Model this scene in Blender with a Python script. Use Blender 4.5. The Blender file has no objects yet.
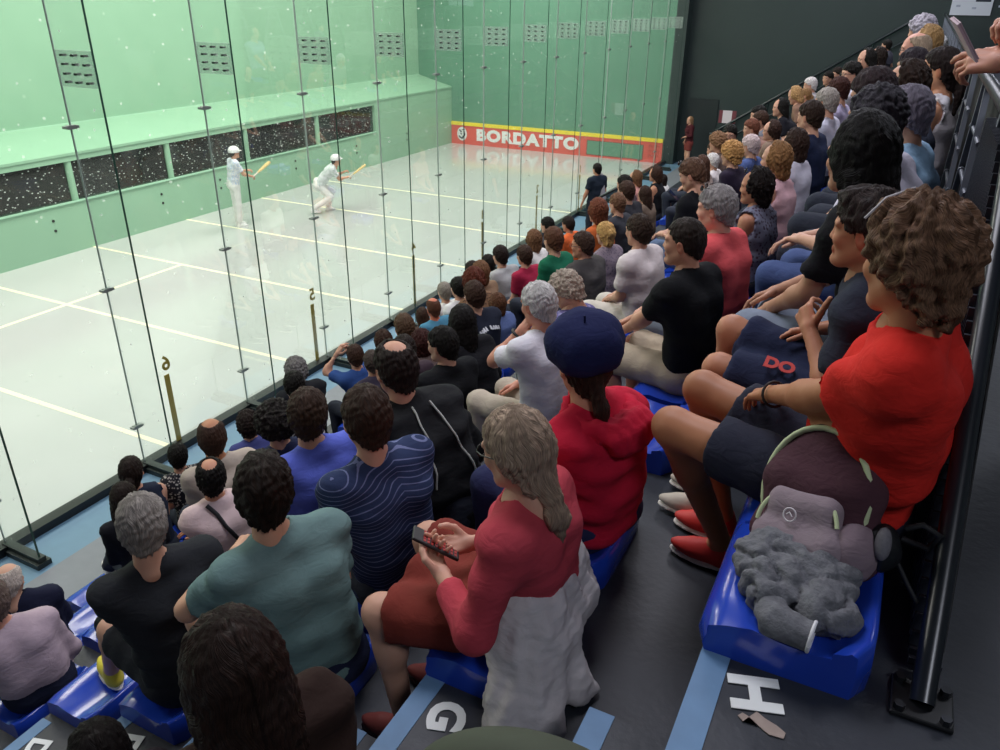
import bpy, math, random
import numpy as np
from mathutils import Matrix, Vector

# ------------------------------------------------------------------ camera, light, exposure
sc = bpy.context.scene
COL = sc.collection
FPX = 780.0
CAMZ = 4.85
def _d(px, py):
    v = np.array([px - 500.0, py - 375.0, FPX]); return v / np.linalg.norm(v)
_vy = _d(937, 2); _vz = -_d(480, 1985); _vz = _vz - _vy * (_vy @ _vz); _vz /= np.linalg.norm(_vz)
_vx = np.cross(_vy, _vz)
RC = np.array([_vx, _vy, _vz])                      # world = RC @ cam (x right, y down, z forward)
CAMP = np.array([0.0, 0.0, CAMZ])
def ray(px, py): return RC @ np.array([px - 500.0, py - 375.0, FPX])
def at_x(px, py, x):
    r = ray(px, py); return CAMP + r * (x / r[0])
def at_y(px, py, y):
    r = ray(px, py); return CAMP + r * (y / r[1])
def at_z(px, py, z):
    r = ray(px, py); return CAMP + r * ((z - CAMZ) / r[2])
cam = bpy.data.cameras.new('camera'); cam.sensor_width = 36.0; cam.lens = FPX * 36.0 / 1000.0
cam.clip_start = 0.05; cam.clip_end = 200
camo = bpy.data.objects.new('camera', cam); COL.objects.link(camo)
M = Matrix.Identity(4)
for i in range(3):
    M[i][0] = RC[i, 0]; M[i][1] = -RC[i, 1]; M[i][2] = -RC[i, 2]; M[i][3] = CAMP[i]
camo.matrix_world = M
sc.camera = camo
sc.view_settings.view_transform = 'Standard'; sc.view_settings.look = 'None'
sc.view_settings.gamma = 1.0; sc.view_settings.use_curve_mapping = False
sc.view_settings.exposure = 0.4
sc.cycles.transparent_max_bounces = 64
sc.cycles.max_bounces = 10

w = bpy.data.worlds.new('hall_air'); sc.world = w; w.use_nodes = True
w.node_tree.nodes['Background'].inputs[0].default_value = (0.55, 0.63, 0.78, 1)
w.node_tree.nodes['Background'].inputs[1].default_value = 0.12

def area(name, loc, size, energy, color=(1, 1, 1), rot=(0, 0, 0)):
    l = bpy.data.lights.new(name, 'AREA'); l.shape = 'RECTANGLE'; l.size = size[0]; l.size_y = size[1]
    l.energy = energy; l.color = color
    o = bpy.data.objects.new(name, l); o.location = loc; o.rotation_euler = rot; COL.objects.link(o)
    return o
# the court's roof lights: a row of large flat panels over the playing floor
for k, yy in enumerate((1.0, 6.5, 12.0, 17.5, 23.0)):
    area('court_lamp', (-11.6, yy, 8.6), (4.0, 3.2), (350, 400, 410, 410, 400)[k], (1.0, 0.96, 0.90))
# cool fill lights added over the stand and over the walkway behind it
for k, (xx, yy) in enumerate(((-2.4, 3.5), (-2.4, 10.0), (-2.4, 17.0), (-2.4, 23.5))):
    area('stand_fill', (xx, yy, 8.4), (3.0, 2.0), (150, 230, 220, 95)[k], (0.90, 0.90, 1.0))
for yy in (-1.0, 6.0, 13.0, 20.0):  # added fill for the shaded walkway floor and the spectators' backs
    area('walkway_fill', (2.4, yy, 7.6), (1.2, 1.2), 60, (0.84, 0.88, 1.0))

# ------------------------------------------------------------------ helpers: colours and materials
def lin(c):
    if isinstance(c, str):
        c = [int(c[i:i + 2], 16) / 255 for i in (0, 2, 4)]
        c = [x / 12.92 if x <= 0.04045 else ((x + 0.055) / 1.055) ** 2.4 for x in c]
    return tuple(c) + (1.0,)
MATS = {}
def nodes(name):
    m = bpy.data.materials.new(name); m.use_nodes = True
    nt = m.node_tree; b = nt.nodes['Principled BSDF']
    return m, nt, b
def N(nt, t, **kw):
    n = nt.nodes.new(t)
    for k, v in kw.items():
        if hasattr(n, k): setattr(n, k, v)
        else: n.inputs[k].default_value = v
    return n
def mat(name, col, rough=0.6, metal=0.0, noise=0.0, nscale=8.0, bump=0.0, bscale=60.0, coat=0.0, sheen=0.0, spec=0.5):
    key = ('m', name, col if isinstance(col, str) else tuple(col))
    if key in MATS: return MATS[key]
    m, nt, b = nodes(name)
    c = lin(col)
    b.inputs['Base Color'].default_value = c
    b.inputs['Roughness'].default_value = rough; b.inputs['Metallic'].default_value = metal
    b.inputs['Specular IOR Level'].default_value = spec
    b.inputs['Coat Weight'].default_value = coat
    b.inputs['Sheen Weight'].default_value = sheen
    tc = N(nt, 'ShaderNodeTexCoord')
    if noise > 0:
        n = N(nt, 'ShaderNodeTexNoise'); n.inputs['Scale'].default_value = nscale; n.inputs['Detail'].default_value = 5
        nt.links.new(tc.outputs['Object'], n.inputs['Vector'])
        mx = N(nt, 'ShaderNodeMix', data_type='RGBA'); mx.inputs[6].default_value = tuple(x * (1 - noise) for x in c[:3]) + (1,)
        mx.inputs[7].default_value = tuple(min(1, x * (1 + noise)) for x in c[:3]) + (1,)
        nt.links.new(n.outputs['Fac'], mx.inputs[0]); nt.links.new(mx.outputs[2], b.inputs['Base Color'])
    if bump > 0:
        n2 = N(nt, 'ShaderNodeTexNoise'); n2.inputs['Scale'].default_value = bscale; n2.inputs['Detail'].default_value = 3
        nt.links.new(tc.outputs['Object'], n2.inputs['Vector'])
        bp = N(nt, 'ShaderNodeBump'); bp.inputs['Strength'].default_value = bump; bp.inputs['Distance'].default_value = 0.01
        nt.links.new(n2.outputs['Fac'], bp.inputs['Height']); nt.links.new(bp.outputs['Normal'], b.inputs['Normal'])
    MATS[key] = m
    return m
def fabric(col, kind='plain', col2=None):
    key = ('f', col, kind, col2)
    if key in MATS: return MATS[key]
    m, nt, b = nodes('fabric_' + kind)
    c = lin(col)
    b.inputs['Roughness'].default_value = 0.9; b.inputs['Specular IOR Level'].default_value = 0.2
    tc = N(nt, 'ShaderNodeTexCoord')
    n = N(nt, 'ShaderNodeTexNoise'); n.inputs['Scale'].default_value = 14; n.inputs['Detail'].default_value = 6
    nt.links.new(tc.outputs['Object'], n.inputs['Vector'])
    mx = N(nt, 'ShaderNodeMix', data_type='RGBA')
    mx.inputs[6].default_value = tuple(x * 0.82 for x in c[:3]) + (1,); mx.inputs[7].default_value = tuple(min(1, x * 1.15) for x in c[:3]) + (1,)
    nt.links.new(n.outputs['Fac'], mx.inputs[0])
    out = mx.outputs[2]
    if kind != 'plain':
        c2 = lin(col2)
        fac = None
        if kind == 'stripe':      # thin horizontal stripes
            at_ = N(nt, 'ShaderNodeAttribute', attribute_name='cloth'); sp = N(nt, 'ShaderNodeSeparateXYZ'); nt.links.new(at_.outputs['Vector'], sp.inputs[0])
            ml = N(nt, 'ShaderNodeMath', operation='MULTIPLY'); ml.inputs[1].default_value = 54.0; nt.links.new(sp.outputs[1], ml.inputs[0])
            fr_ = N(nt, 'ShaderNodeMath', operation='FRACT'); nt.links.new(ml.outputs[0], fr_.inputs[0])
            rp = N(nt, 'ShaderNodeMath', operation='GREATER_THAN'); rp.inputs[1].default_value = 0.84; nt.links.new(fr_.outputs[0], rp.inputs[0]); fac = rp.outputs[0]
        elif kind == 'bold':      # broad slanted stripes
            wv = N(nt, 'ShaderNodeTexWave', wave_type='BANDS', bands_direction='DIAGONAL'); wv.inputs['Scale'].default_value = 9.0
            wv.inputs['Distortion'].default_value = 0.6
            nt.links.new(tc.outputs['Object'], wv.inputs['Vector'])
            rp = N(nt, 'ShaderNodeValToRGB'); rp.color_ramp.elements[0].position = 0.45; rp.color_ramp.elements[1].position = 0.55
            nt.links.new(wv.outputs['Fac'], rp.inputs[0]); fac = rp.outputs[0]
        else:                     # print: small blotches
            vo = N(nt, 'ShaderNodeTexVoronoi'); vo.inputs['Scale'].default_value = 42
            nt.links.new(tc.outputs['Object'], vo.inputs['Vector'])
            rp = N(nt, 'ShaderNodeValToRGB'); rp.color_ramp.elements[0].position = 0.30; rp.color_ramp.elements[1].position = 0.42
            rp.color_ramp.elements[0].color = (1, 1, 1, 1); rp.color_ramp.elements[1].color = (0, 0, 0, 1)
            nt.links.new(vo.outputs['Distance'], rp.inputs[0]); fac = rp.outputs[0]
        m2 = N(nt, 'ShaderNodeMix', data_type='RGBA'); nt.links.new(fac, m2.inputs[0]); nt.links.new(out, m2.inputs[6])
        m2.inputs[7].default_value = c2; out = m2.outputs[2]
    nt.links.new(out, b.inputs['Base Color'])
    n2 = N(nt, 'ShaderNodeTexNoise'); n2.inputs['Scale'].default_value = 22; n2.inputs['Detail'].default_value = 3; n2.inputs['Distortion'].default_value = 0.8
    mp = N(nt, 'ShaderNodeMapping'); mp.inputs['Scale'].default_value = (1.0, 0.7, 1.6)
    nt.links.new(tc.outputs['Object'], mp.inputs['Vector']); nt.links.new(mp.outputs[0], n2.inputs['Vector'])
    bp = N(nt, 'ShaderNodeBump'); bp.inputs['Strength'].default_value = 0.25; bp.inputs['Distance'].default_value = 0.02
    nt.links.new(n2.outputs['Fac'], bp.inputs['Height']); nt.links.new(bp.outputs['Normal'], b.inputs['Normal'])
    MATS[key] = m
    return m
def hairmat(col):
    key = ('h', col)
    if key in MATS: return MATS[key]
    m, nt, b = nodes('hair')
    c = lin(col)
    b.inputs['Roughness'].default_value = 0.55; b.inputs['Specular IOR Level'].default_value = 0.16
    a = N(nt, 'ShaderNodeAttribute', attribute_name='strand')
    n = N(nt, 'ShaderNodeTexNoise'); n.inputs['Scale'].default_value = 1.0; n.inputs['Detail'].default_value = 4
    mp = N(nt, 'ShaderNodeMapping'); mp.inputs['Scale'].default_value = (40, 26, 18)
    nt.links.new(a.outputs['Vector'], mp.inputs['Vector']); nt.links.new(mp.outputs[0], n.inputs['Vector'])
    mx = N(nt, 'ShaderNodeMix', data_type='RGBA')
    mx.inputs[6].default_value = tuple(x * 0.45 for x in c[:3]) + (1,); mx.inputs[7].default_value = tuple(min(1, x * 1.6) for x in c[:3]) + (1,)
    rp = N(nt, 'ShaderNodeValToRGB'); rp.color_ramp.elements[0].position = 0.3; rp.color_ramp.elements[1].position = 0.7
    nt.links.new(n.outputs['Fac'], rp.inputs[0]); nt.links.new(rp.outputs[0], mx.inputs[0])
    nt.links.new(mx.outputs[2], b.inputs['Base Color'])
    bp = N(nt, 'ShaderNodeBump'); bp.inputs['Strength'].default_value = 0.8; bp.inputs['Distance'].default_value = 0.010
    nt.links.new(n.outputs['Fac'], bp.inputs['Height']); nt.links.new(bp.outputs['Normal'], b.inputs['Normal'])
    MATS[key] = m
    return m
def skinmat(col):
    key = ('s', col)
    if key in MATS: return MATS[key]
    m, nt, b = nodes('skin')
    c = lin(col)
    b.inputs['Roughness'].default_value = 0.5; b.inputs['Specular IOR Level'].default_value = 0.35
    a = N(nt, 'ShaderNodeAttribute', attribute_name='tint')
    mx = N(nt, 'ShaderNodeMix', data_type='RGBA', blend_type='MULTIPLY'); mx.inputs[0].default_value = 1.0
    tc = N(nt, 'ShaderNodeTexCoord'); n = N(nt, 'ShaderNodeTexNoise'); n.inputs['Scale'].default_value = 9; n.inputs['Detail'].default_value = 4
    nt.links.new(tc.outputs['Object'], n.inputs['Vector'])
    m0 = N(nt, 'ShaderNodeMix', data_type='RGBA'); m0.inputs[6].default_value = (c[0] * .85, c[1] * .74, c[2] * .70, 1); m0.inputs[7].default_value = (min(1, c[0] * 1.1), c[1] * 1.1, c[2] * 1.1, 1)
    nt.links.new(n.outputs['Fac'], m0.inputs[0]); nt.links.new(m0.outputs[2], mx.inputs[6]); nt.links.new(a.outputs['Color'], mx.inputs[7])
    nt.links.new(mx.outputs[2], b.inputs['Base Color'])
    MATS[key] = m
    return m

# ------------------------------------------------------------------ helpers: objects
def tag(o, label=None, cat=None, group=None, kind=None):
    if label: o['label'] = label
    if cat: o['category'] = cat
    if group: o['group'] = group
    if kind: o['kind'] = kind
    return o
def link(name, me, m=None, parent=None, loc=None, rz=None):
    o = bpy.data.objects.new(name, me); COL.objects.link(o)
    if m is not None:
        if not me.materials: me.materials.append(m)
        else:
            o.material_slots[0].link = 'OBJECT'; o.material_slots[0].material = m
    if parent is not None: o.parent = parent
    if loc is not None: o.location = loc
    if rz is not None: o.rotation_euler = (0, 0, rz)
    return o
def empty(name, loc=(0, 0, 0), rz=0.0):
    o = bpy.data.objects.new(name, None); o.empty_display_size = 0.1; COL.objects.link(o)
    o.location = loc; o.rotation_euler = (0, 0, rz); return o
def mesh_np(name, V, F, smooth=True, attrs=None):
    V = np.asarray(V, dtype=np.float32); F = np.asarray(F, dtype=np.int32)
    me = bpy.data.meshes.new(name)
    n = F.shape[1]
    me.vertices.add(len(V)); me.vertices.foreach_set('co', V.ravel())
    me.loops.add(F.size); me.loops.foreach_set('vertex_index', F.ravel())
    me.polygons.add(len(F)); me.polygons.foreach_set('loop_start', np.arange(0, F.size, n, dtype=np.int32))
    me.update(calc_edges=True)
    if smooth: me.polygons.foreach_set('use_smooth', np.ones(len(F), dtype=bool))
    for k, v in (attrs or {}).items():
        v = np.asarray(v, dtype=np.float32)
        if v.shape[1] == 4:
            a = me.attributes.new(k, 'FLOAT_COLOR', 'POINT'); a.data.foreach_set('color', v.ravel())
        else:
            a = me.attributes.new(k, 'FLOAT_VECTOR', 'POINT'); a.data.foreach_set('vector', v.ravel())
    me.update()
    return me
class MB:
    """collects plain shapes (boxes, tubes, lathes, prisms) into one mesh"""
    def __init__(s): s.v = []; s.f = []; s.sm = []
    def add(s, vs, fs, smooth=False):
        b = len(s.v); s.v += [tuple(map(float, p)) for p in vs]; s.f += [tuple(i + b for i in f) for f in fs]; s.sm += [smooth] * len(fs)
        return s
    def box(s, lo, hi, rot=None, org=(0, 0, 0)):
        x0, y0, z0 = lo; x1, y1, z1 = hi
        vs = [(x0, y0, z0), (x1, y0, z0), (x1, y1, z0), (x0, y1, z0), (x0, y0, z1), (x1, y0, z1), (x1, y1, z1), (x0, y1, z1)]
        if rot is not None: vs = [tuple(rot @ Vector(p) + Vector(org)) for p in vs]
        return s.add(vs, [(0, 3, 2, 1), (4, 5, 6, 7), (0, 1, 5, 4), (1, 2, 6, 5), (2, 3, 7, 6), (3, 0, 4, 7)])
    def tube(s, pts, r, n=10, caps=True):
        pts = [Vector(p) for p in pts]; rr = r if isinstance(r, (list, tuple)) else [r] * len(pts)
        vs = []; fs = []
        up = None
        for i, p in enumerate(pts):
            d = (pts[min(i + 1, len(pts) - 1)] - pts[max(i - 1, 0)]).normalized()
            if up is None:
                up = Vector((0, 0, 1)) if abs(d.z) < 0.9 else Vector((1, 0, 0))
            a = d.cross(up).normalized(); up = a.cross(d).normalized()
            for k in range(n):
                t = 2 * math.pi * k / n
                vs.append(p + (a * math.cos(t) + up * math.sin(t)) * rr[i])
        for i in range(len(pts) - 1):
            for k in range(n):
                fs.append((i * n + k, i * n + (k + 1) % n, (i + 1) * n + (k + 1) % n, (i + 1) * n + k))
        s.add(vs, fs, True)
        if caps:
            s.add([vs[k] for k in range(n)], [tuple(range(n))][0:1]); s.add([vs[-n + k] for k in range(n)], [tuple(reversed(range(n)))])
        return s
    def prism(s, poly, z0, z1, axis='z', smooth=False):
        n = len(poly)
        def P(a, b, c): return {'z': (a, b, c), 'y': (a, c, b), 'x': (c, a, b)}[axis]
        vs = [P(a, b, z0) for a, b in poly] + [P(a, b, z1) for a, b in poly]
        s.add(vs, [tuple(reversed(range(n))), tuple(range(n, 2 * n))])
        s.add(vs, [(i, (i + 1) % n, n + (i + 1) % n, n + i) for i in range(n)], smooth)
        return s
    def mesh(s, name):
        me = bpy.data.meshes.new(name); me.from_pydata(s.v, [], s.f); me.update()
        me.polygons.foreach_set('use_smooth', s.sm); return me
    def obj(s, name, m, parent=None, loc=None, rz=None, bevel=0.0):
        o = link(name, s.mesh(name), m, parent, loc, rz)
        if bevel:
            md = o.modifiers.new('bevel', 'BEVEL'); md.width = bevel; md.segments = 2; md.limit_method = 'ANGLE'
        return o
def text_mesh(txt, size, thick=0.0, extrude=0.0, align='CENTER', space=1.0):
    cu = bpy.data.curves.new('lettering', 'FONT'); cu.body = txt; cu.size = size; cu.offset = thick; cu.extrude = extrude
    cu.space_character = space; cu.align_x = align; cu.align_y = 'CENTER'; cu.resolution_u = 4
    o = bpy.data.objects.new('lettering', cu); COL.objects.link(o)
    dg = bpy.context.evaluated_depsgraph_get(); me = bpy.data.meshes.new_from_object(o.evaluated_get(dg))
    bpy.data.objects.remove(o); bpy.data.curves.remove(cu)
    return me
def frame_obj(name, me, m, org, ex, ey, parent=None):
    """place a flat mesh drawn in xy so that x runs along ex and y along ey"""
    o = link(name, me, m, parent)
    ex = Vector(ex).normalized(); ey = Vector(ey).normalized(); ez = ex.cross(ey)
    mm = Matrix.Identity(4)
    for i in range(3): mm[i][0] = ex[i]; mm[i][1] = ey[i]; mm[i][2] = ez[i]; mm[i][3] = org[i]
    o.matrix_basis = mm
    return o

# ------------------------------------------------------------------ the place: measures
GX = -6.92                                   # plane of the glass wall
YF = 25.6                                    # front wall of the court
def nosx(i): return -0.165 - 0.743 * (7 - i) # front edge of row i (0 = A ... 7 = H)
def rowz(i): return 3.563 - 0.468 * (7 - i)  # tread height of row i
SEAT_T = 0.085

def struct(mb, name, m, bevel=0.0):
    o = mb.obj(name, m, bevel=bevel); tag(o, kind='structure'); return o

# court floor: pale grey, slightly glossy, scuffed by shoes and balls
def court_floor_mat():
    m, nt, b = nodes('court_floor_paint')
    tc = N(nt, 'ShaderNodeTexCoord')
    n = N(nt, 'ShaderNodeTexNoise'); n.inputs['Scale'].default_value = 0.9; n.inputs['Detail'].default_value = 6
    nt.links.new(tc.outputs['Object'], n.inputs['Vector'])
    mx = N(nt, 'ShaderNodeMix', data_type='RGBA'); mx.inputs[6].default_value = lin('B4B8B5'); mx.inputs[7].default_value = lin('C0C3C0')
    nt.links.new(n.outputs['Fac'], mx.inputs[0])
    vo = N(nt, 'ShaderNodeTexVoronoi'); vo.inputs['Scale'].default_value = 3.2
    nt.links.new(tc.outputs['Object'], vo.inputs['Vector'])
    rp = N(nt, 'ShaderNodeValToRGB'); rp.color_ramp.elements[0].position = 0.045; rp.color_ramp.elements[1].position = 0.085
    rp.color_ramp.elements[0].color = (1, 1, 1, 1); rp.color_ramp.elements[1].color = (0, 0, 0, 1)
    nt.links.new(vo.outputs['Distance'], rp.inputs[0])
    sc_ = N(nt, 'ShaderNodeMath', operation='MULTIPLY'); sc_.inputs[1].default_value = 0.35; nt.links.new(rp.outputs[0], sc_.inputs[0])
    m2 = N(nt, 'ShaderNodeMix', data_type='RGBA'); nt.links.new(sc_.outputs[0], m2.inputs[0]); nt.links.new(mx.outputs[2], m2.inputs[6]); m2.inputs[7].default_value = lin('7E8785')
    nt.links.new(m2.outputs[2], b.inputs['Base Color'])
    b.inputs['Roughness'].default_value = 0.13; b.inputs['Specular IOR Level'].default_value = 0.6
    n3 = N(nt, 'ShaderNodeTexNoise'); n3.inputs['Scale'].default_value = 7; nt.links.new(tc.outputs['Object'], n3.inputs['Vector'])
    bp = N(nt, 'ShaderNodeBump'); bp.inputs['Strength'].default_value = 0.12; bp.inputs['Distance'].default_value = 0.01
    nt.links.new(n3.outputs['Fac'], bp.inputs['Height']); nt.links.new(bp.outputs['Normal'], b.inputs['Normal'])
    return m
def wall_paint(name, c1, c2, mark, marks=0.5, msc=2.2):
    m, nt, b = nodes(name)
    tc = N(nt, 'ShaderNodeTexCoord')
    n = N(nt, 'ShaderNodeTexNoise'); n.inputs['Scale'].default_value = 1.4; n.inputs['Detail'].default_value = 7
    nt.links.new(tc.outputs['Object'], n.inputs['Vector'])
    mx = N(nt, 'ShaderNodeMix', data_type='RGBA'); mx.inputs[6].default_value = lin(c1); mx.inputs[7].default_value = lin(c2)
    nt.links.new(n.outputs['Fac'], mx.inputs[0])
    vo = N(nt, 'ShaderNodeTexVoronoi'); vo.inputs['Scale'].default_value = msc
    nt.links.new(tc.outputs['Object'], vo.inputs['Vector'])
    rp = N(nt, 'ShaderNodeValToRGB'); rp.color_ramp.elements[0].position = 0.05; rp.color_ramp.elements[1].position = 0.10
    rp.color_ramp.elements[0].color = (1, 1, 1, 1); rp.color_ramp.elements[1].color = (0, 0, 0, 1)
    nt.links.new(vo.outputs['Distance'], rp.inputs[0])
    s_ = N(nt, 'ShaderNodeMath', operation='MULTIPLY'); s_.inputs[1].default_value = marks; nt.links.new(rp.outputs[0], s_.inputs[0])
    m2 = N(nt, 'ShaderNodeMix', data_type='RGBA'); nt.links.new(s_.outputs[0], m2.inputs[0]); nt.links.new(mx.outputs[2], m2.inputs[6]); m2.inputs[7].default_value = lin(mark)
    nt.links.new(m2.outputs[2], b.inputs['Base Color'])
    b.inputs['Roughness'].default_value = 0.45
    return m
M_COURT = court_floor_mat()
M_GREEN = wall_paint('green_wall_paint', '85B092', '91BB9D', 'BCD6C4', 0.35)
M_GREENF = wall_paint('green_wall_paint_shaded', '56876E', '609078', 'C4DCCB', 0.75, 7.0)  # side wall's green, darkened: the front wall's weaker light is in the colour
M_DARKWALL = wall_paint('dark_green_wall_paint', '2A3735', '303D3B', '384543', 0.2)
M_TREAD = mat('worn_dark_floor_paint', '272B33', 0.5, noise=0.35, nscale=5, bump=0.15, bscale=40)
M_RISER = mat('dark_riser_paint', '242A36', 0.6, noise=0.2)
M_BLUEP = mat('blue_nosing_paint', '5F83A8', 0.55, noise=0.15, nscale=20)
M_BLUEF = mat('blue_floor_paint', '67899F', 0.4, noise=0.08)
M_GREYF = mat('grey_floor_paint', '7C8086', 0.45, noise=0.1)
M_BLACK = mat('black_steel', '0B0D10', 0.4, spec=0.5)
M_STEEL = mat('brushed_steel', '9AA0A0', 0.35, metal=0.9)
M_GALV = mat('grey_plate', 'A9B5AC', 0.5, metal=0.3)
M_WHITEP = mat('white_paint', 'E6E8E6', 0.6)
M_LINE = mat('cream_line_paint', 'F4F0CC', 0.4)
M_RED = mat('red_board_paint', 'D8574A', 0.5, noise=0.12, nscale=3)
M_YELLOW = mat('yellow_board_paint', 'F2D937', 0.5, noise=0.05)
M_CEIL = mat('dark_ceiling', '2A2F33', 0.9)
M_CEILC = mat('pale_ceiling', 'C9CDC8', 0.9)

f = MB().box((-14.86, -4, -0.35), (GX - 0.04, YF, 0.0)); FLOOR = struct(f, 'floor', M_COURT)
for k in range(6):                                        # service lines across the court
    y = 5.37 + 2.545 * k
    MB().box((-14.86, y - .035, 0.0), (GX - .05, y + .035, 0.002)).obj('court_line', M_LINE, FLOOR)
MB().box((-12.34, -4, 0.0), (-12.26, 10.44, 0.0025)).obj('court_line', M_LINE, FLOOR)

# front wall with the red board under a yellow rail
WF = struct(MB().box((-16.5, YF, -0.3), (GX - .03, YF + .35, 9.0)), 'wall_front', M_GREENF)
BOARD = MB().box((-14.84, YF - .05, 0.0), (GX - .05, YF - .002, 0.655)).obj('red_board', M_RED, WF)
MB().box((-14.84, YF - .065, 0.655), (GX - .05, YF - .002, 0.77)).obj('yellow_rail', M_YELLOW, WF)
me = text_mesh('BORDATTO', 0.60, 0.034, 0.006, space=1.14)
o = frame_obj('lettering', me, M_WHITEP, (-11.83, YF - .058, 0.37), (1, 0, 0), (0, 0, 1), BOARD)
xs = [v.co.x for v in me.vertices]; ys = [v.co.y for v in me.vertices]
sx = 3.93 / (max(xs) - min(xs)); sy = 0.42 / (max(ys) - min(ys)); cx = (max(xs) + min(xs)) / 2; cy = (max(ys) + min(ys)) / 2
for v in me.vertices: v.co.x = (v.co.x - cx) * sx; v.co.y = (v.co.y - cy) * sy
# round black and white emblem left of the lettering
em = MB(); em.prism([(-14.40 + .2 * math.cos(t * math.pi / 12), .36 + .24 * math.sin(t * math.pi / 12)) for t in range(24)], YF - .058, YF - .05, 'y'); EM = em.obj('emblem', M_WHITEP, BOARD)
em = MB()
for (x0, z0, x1, z1, wd) in ((-14.53, .28, -14.40, .20, .05), (-14.40, .20, -14.28, .34, .06), (-14.28, .34, -14.32, .46, .05), (-14.50, .50, -14.42, .42, .05), (-14.40, .50, -14.28, .52, .03), (-14.46, .38, -14.40, .34, .04)):
    em.tube([(x0, YF - .06, z0), (x1, YF - .06, z1)], wd / 2, 6)
em.obj('emblem_mark', mat('emblem_ink', '2C3440', 0.6), BOARD)
MB().box((-9.55, YF - .056, 0.08), (-7.62, YF - .05, 0.52)).obj('green_panel', mat('green_board_panel', '5E8F74', 0.5, noise=0.1), BOARD)
MB().box((-9.58, YF - .054, 0.055), (-7.59, YF - .050, 0.545)).obj('panel_border', mat('panel_border_brown', '7A4336', 0.6), BOARD)
M_DKRED = mat('dark_red_ink', 'A8443A', 0.6)
em = MB()
random.seed(4)
for r_ in range(3):
    x = -7.42
    for q in range(3):
        em.box((x, YF - .053, .46 - r_ * .15), (x + .025, YF - .049, .55 - r_ * .15)); em.box((x, YF - .053, .53 - r_ * .15), (x + .085, YF - .049, .55 - r_ * .15))
        em.box((x + .07, YF - .053, .48 - r_ * .15), (x + .09, YF - .049, .55 - r_ * .15)); x += .125
em.obj('small_print', M_DKRED, BOARD)

# left side: low gallery wall with a window band, sloping gallery roof, upper wall
WL = struct(MB().box((-15.05, -4, -0.3), (-14.85, YF, 1.0)).box((-15.05, -4, 1.79), (-14.85, 20.85, 1.93)).box((-15.05, 20.85, 1.0), (-14.85, YF, 1.93)), 'wall_left', M_GREEN)
rf = MB().add([(-14.83, -4, 1.95), (-14.83, YF, 1.95), (-16.2, YF, 2.29), (-16.2, -4, 2.29), (-14.83, -4, 1.90), (-14.83, YF, 1.90), (-16.2, YF, 2.20), (-16.2, -4, 2.20)],
              [(0, 1, 2, 3), (7, 6, 5, 4), (0, 4, 5, 1), (1, 5, 6, 2), (2, 6, 7, 3), (3, 7, 4, 0)])
rf.obj('gallery_roof', M_GREEN, WL)
MB().box((-16.22, -4, 2.275), (-16.17, YF, 2.30)).obj('roof_flashing', mat('pale_flashing', 'A9D2B6', 0.5), WL)
MB().box((-14.86, -4, 0.985), (-14.82, 20.9, 1.012)).obj('window_sill', mat('pale_sill', '9CCBAE', 0.5), WL)
struct(MB().box((-16.5, -4, 2.2), (-16.2, YF, 9.0)), 'wall_left_upper', M_GREEN)
struct(MB().box((-17.2, -4, -0.3), (-17.0, YF, 2.2)).box((-17.0, -4, -.3), (-15.05, YF, -.2)), 'wall_gallery', mat('gallery_dark', '1A2022', 0.9))
posts = [-2.1, .4, 2.9, 5.4, 7.85, 10.33, 12.82, 15.3, 18.12]
for y in posts:
    MB().tube([(-14.93, y, 1.0), (-14.93, y, 1.8)], .07, 12).obj('window_post', M_GREEN, WL)
def gallery_glass():
    m, nt, b = nodes('scuffed_dark_glass')
    tc = N(nt, 'ShaderNodeTexCoord'); mp = N(nt, 'ShaderNodeMapping'); mp.inputs['Scale'].default_value = (1, 1, 1.7)
    nt.links.new(tc.outputs['Object'], mp.inputs[0])
    vo = N(nt, 'ShaderNodeTexVoronoi'); vo.inputs['Scale'].default_value = 10; nt.links.new(mp.outputs[0], vo.inputs['Vector'])
    rp = N(nt, 'ShaderNodeValToRGB'); rp.color_ramp.elements[0].position = 0.13; rp.color_ramp.elements[1].position = 0.22
    rp.color_ramp.elements[0].color = (1, 1, 1, 1); rp.color_ramp.elements[1].color = (0, 0, 0, 1)
    nt.links.new(vo.outputs['Distance'], rp.inputs[0])
    tr = N(nt, 'ShaderNodeBsdfTransparent'); tr.inputs[0].default_value = (.55, .58, .58, 1)
    gl = N(nt, 'ShaderNodeBsdfGlossy'); gl.inputs['Roughness'].default_value = .05; gl.inputs[0].default_value = (.8, .8, .8, 1)
    mx = N(nt, 'ShaderNodeMixShader'); mx.inputs[0].default_value = .05; nt.links.new(tr.outputs[0], mx.inputs[1]); nt.links.new(gl.outputs[0], mx.inputs[2])
    df = N(nt, 'ShaderNodeBsdfDiffuse'); df.inputs[0].default_value = lin('C8D2CC')
    m2 = N(nt, 'ShaderNodeMixShader'); nt.links.new(rp.outputs[0], m2.inputs[0]); nt.links.new(mx.outputs[0], m2.inputs[1]); nt.links.new(df.outputs[0], m2.inputs[2])
    out = nt.nodes['Material Output']; nt.links.new(m2.outputs[0], out.inputs[0]); nt.nodes.remove(b)
    return m
M_GALG = gallery_glass()
edges = [-4] + posts + [20.85]
for a, b_ in zip(edges[:-1], edges[1:]):
    MB().box((-14.95, a, 1.0), (-14.94, b_, 1.79)).obj('window_pane', M_GALG, WL)
# paired bolt heads on the low wall
for y in (9.7, 12.4, 14.2, 17.0, 19.8, 22.6):
    for z in (.52, .72): MB().prism([(y + .03 * math.cos(t), z + .03 * math.sin(t)) for t in [k * math.pi / 4 for k in range(8)]], -14.85, -14.84, 'x').obj('bolt', M_BLACK, WL)

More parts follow.
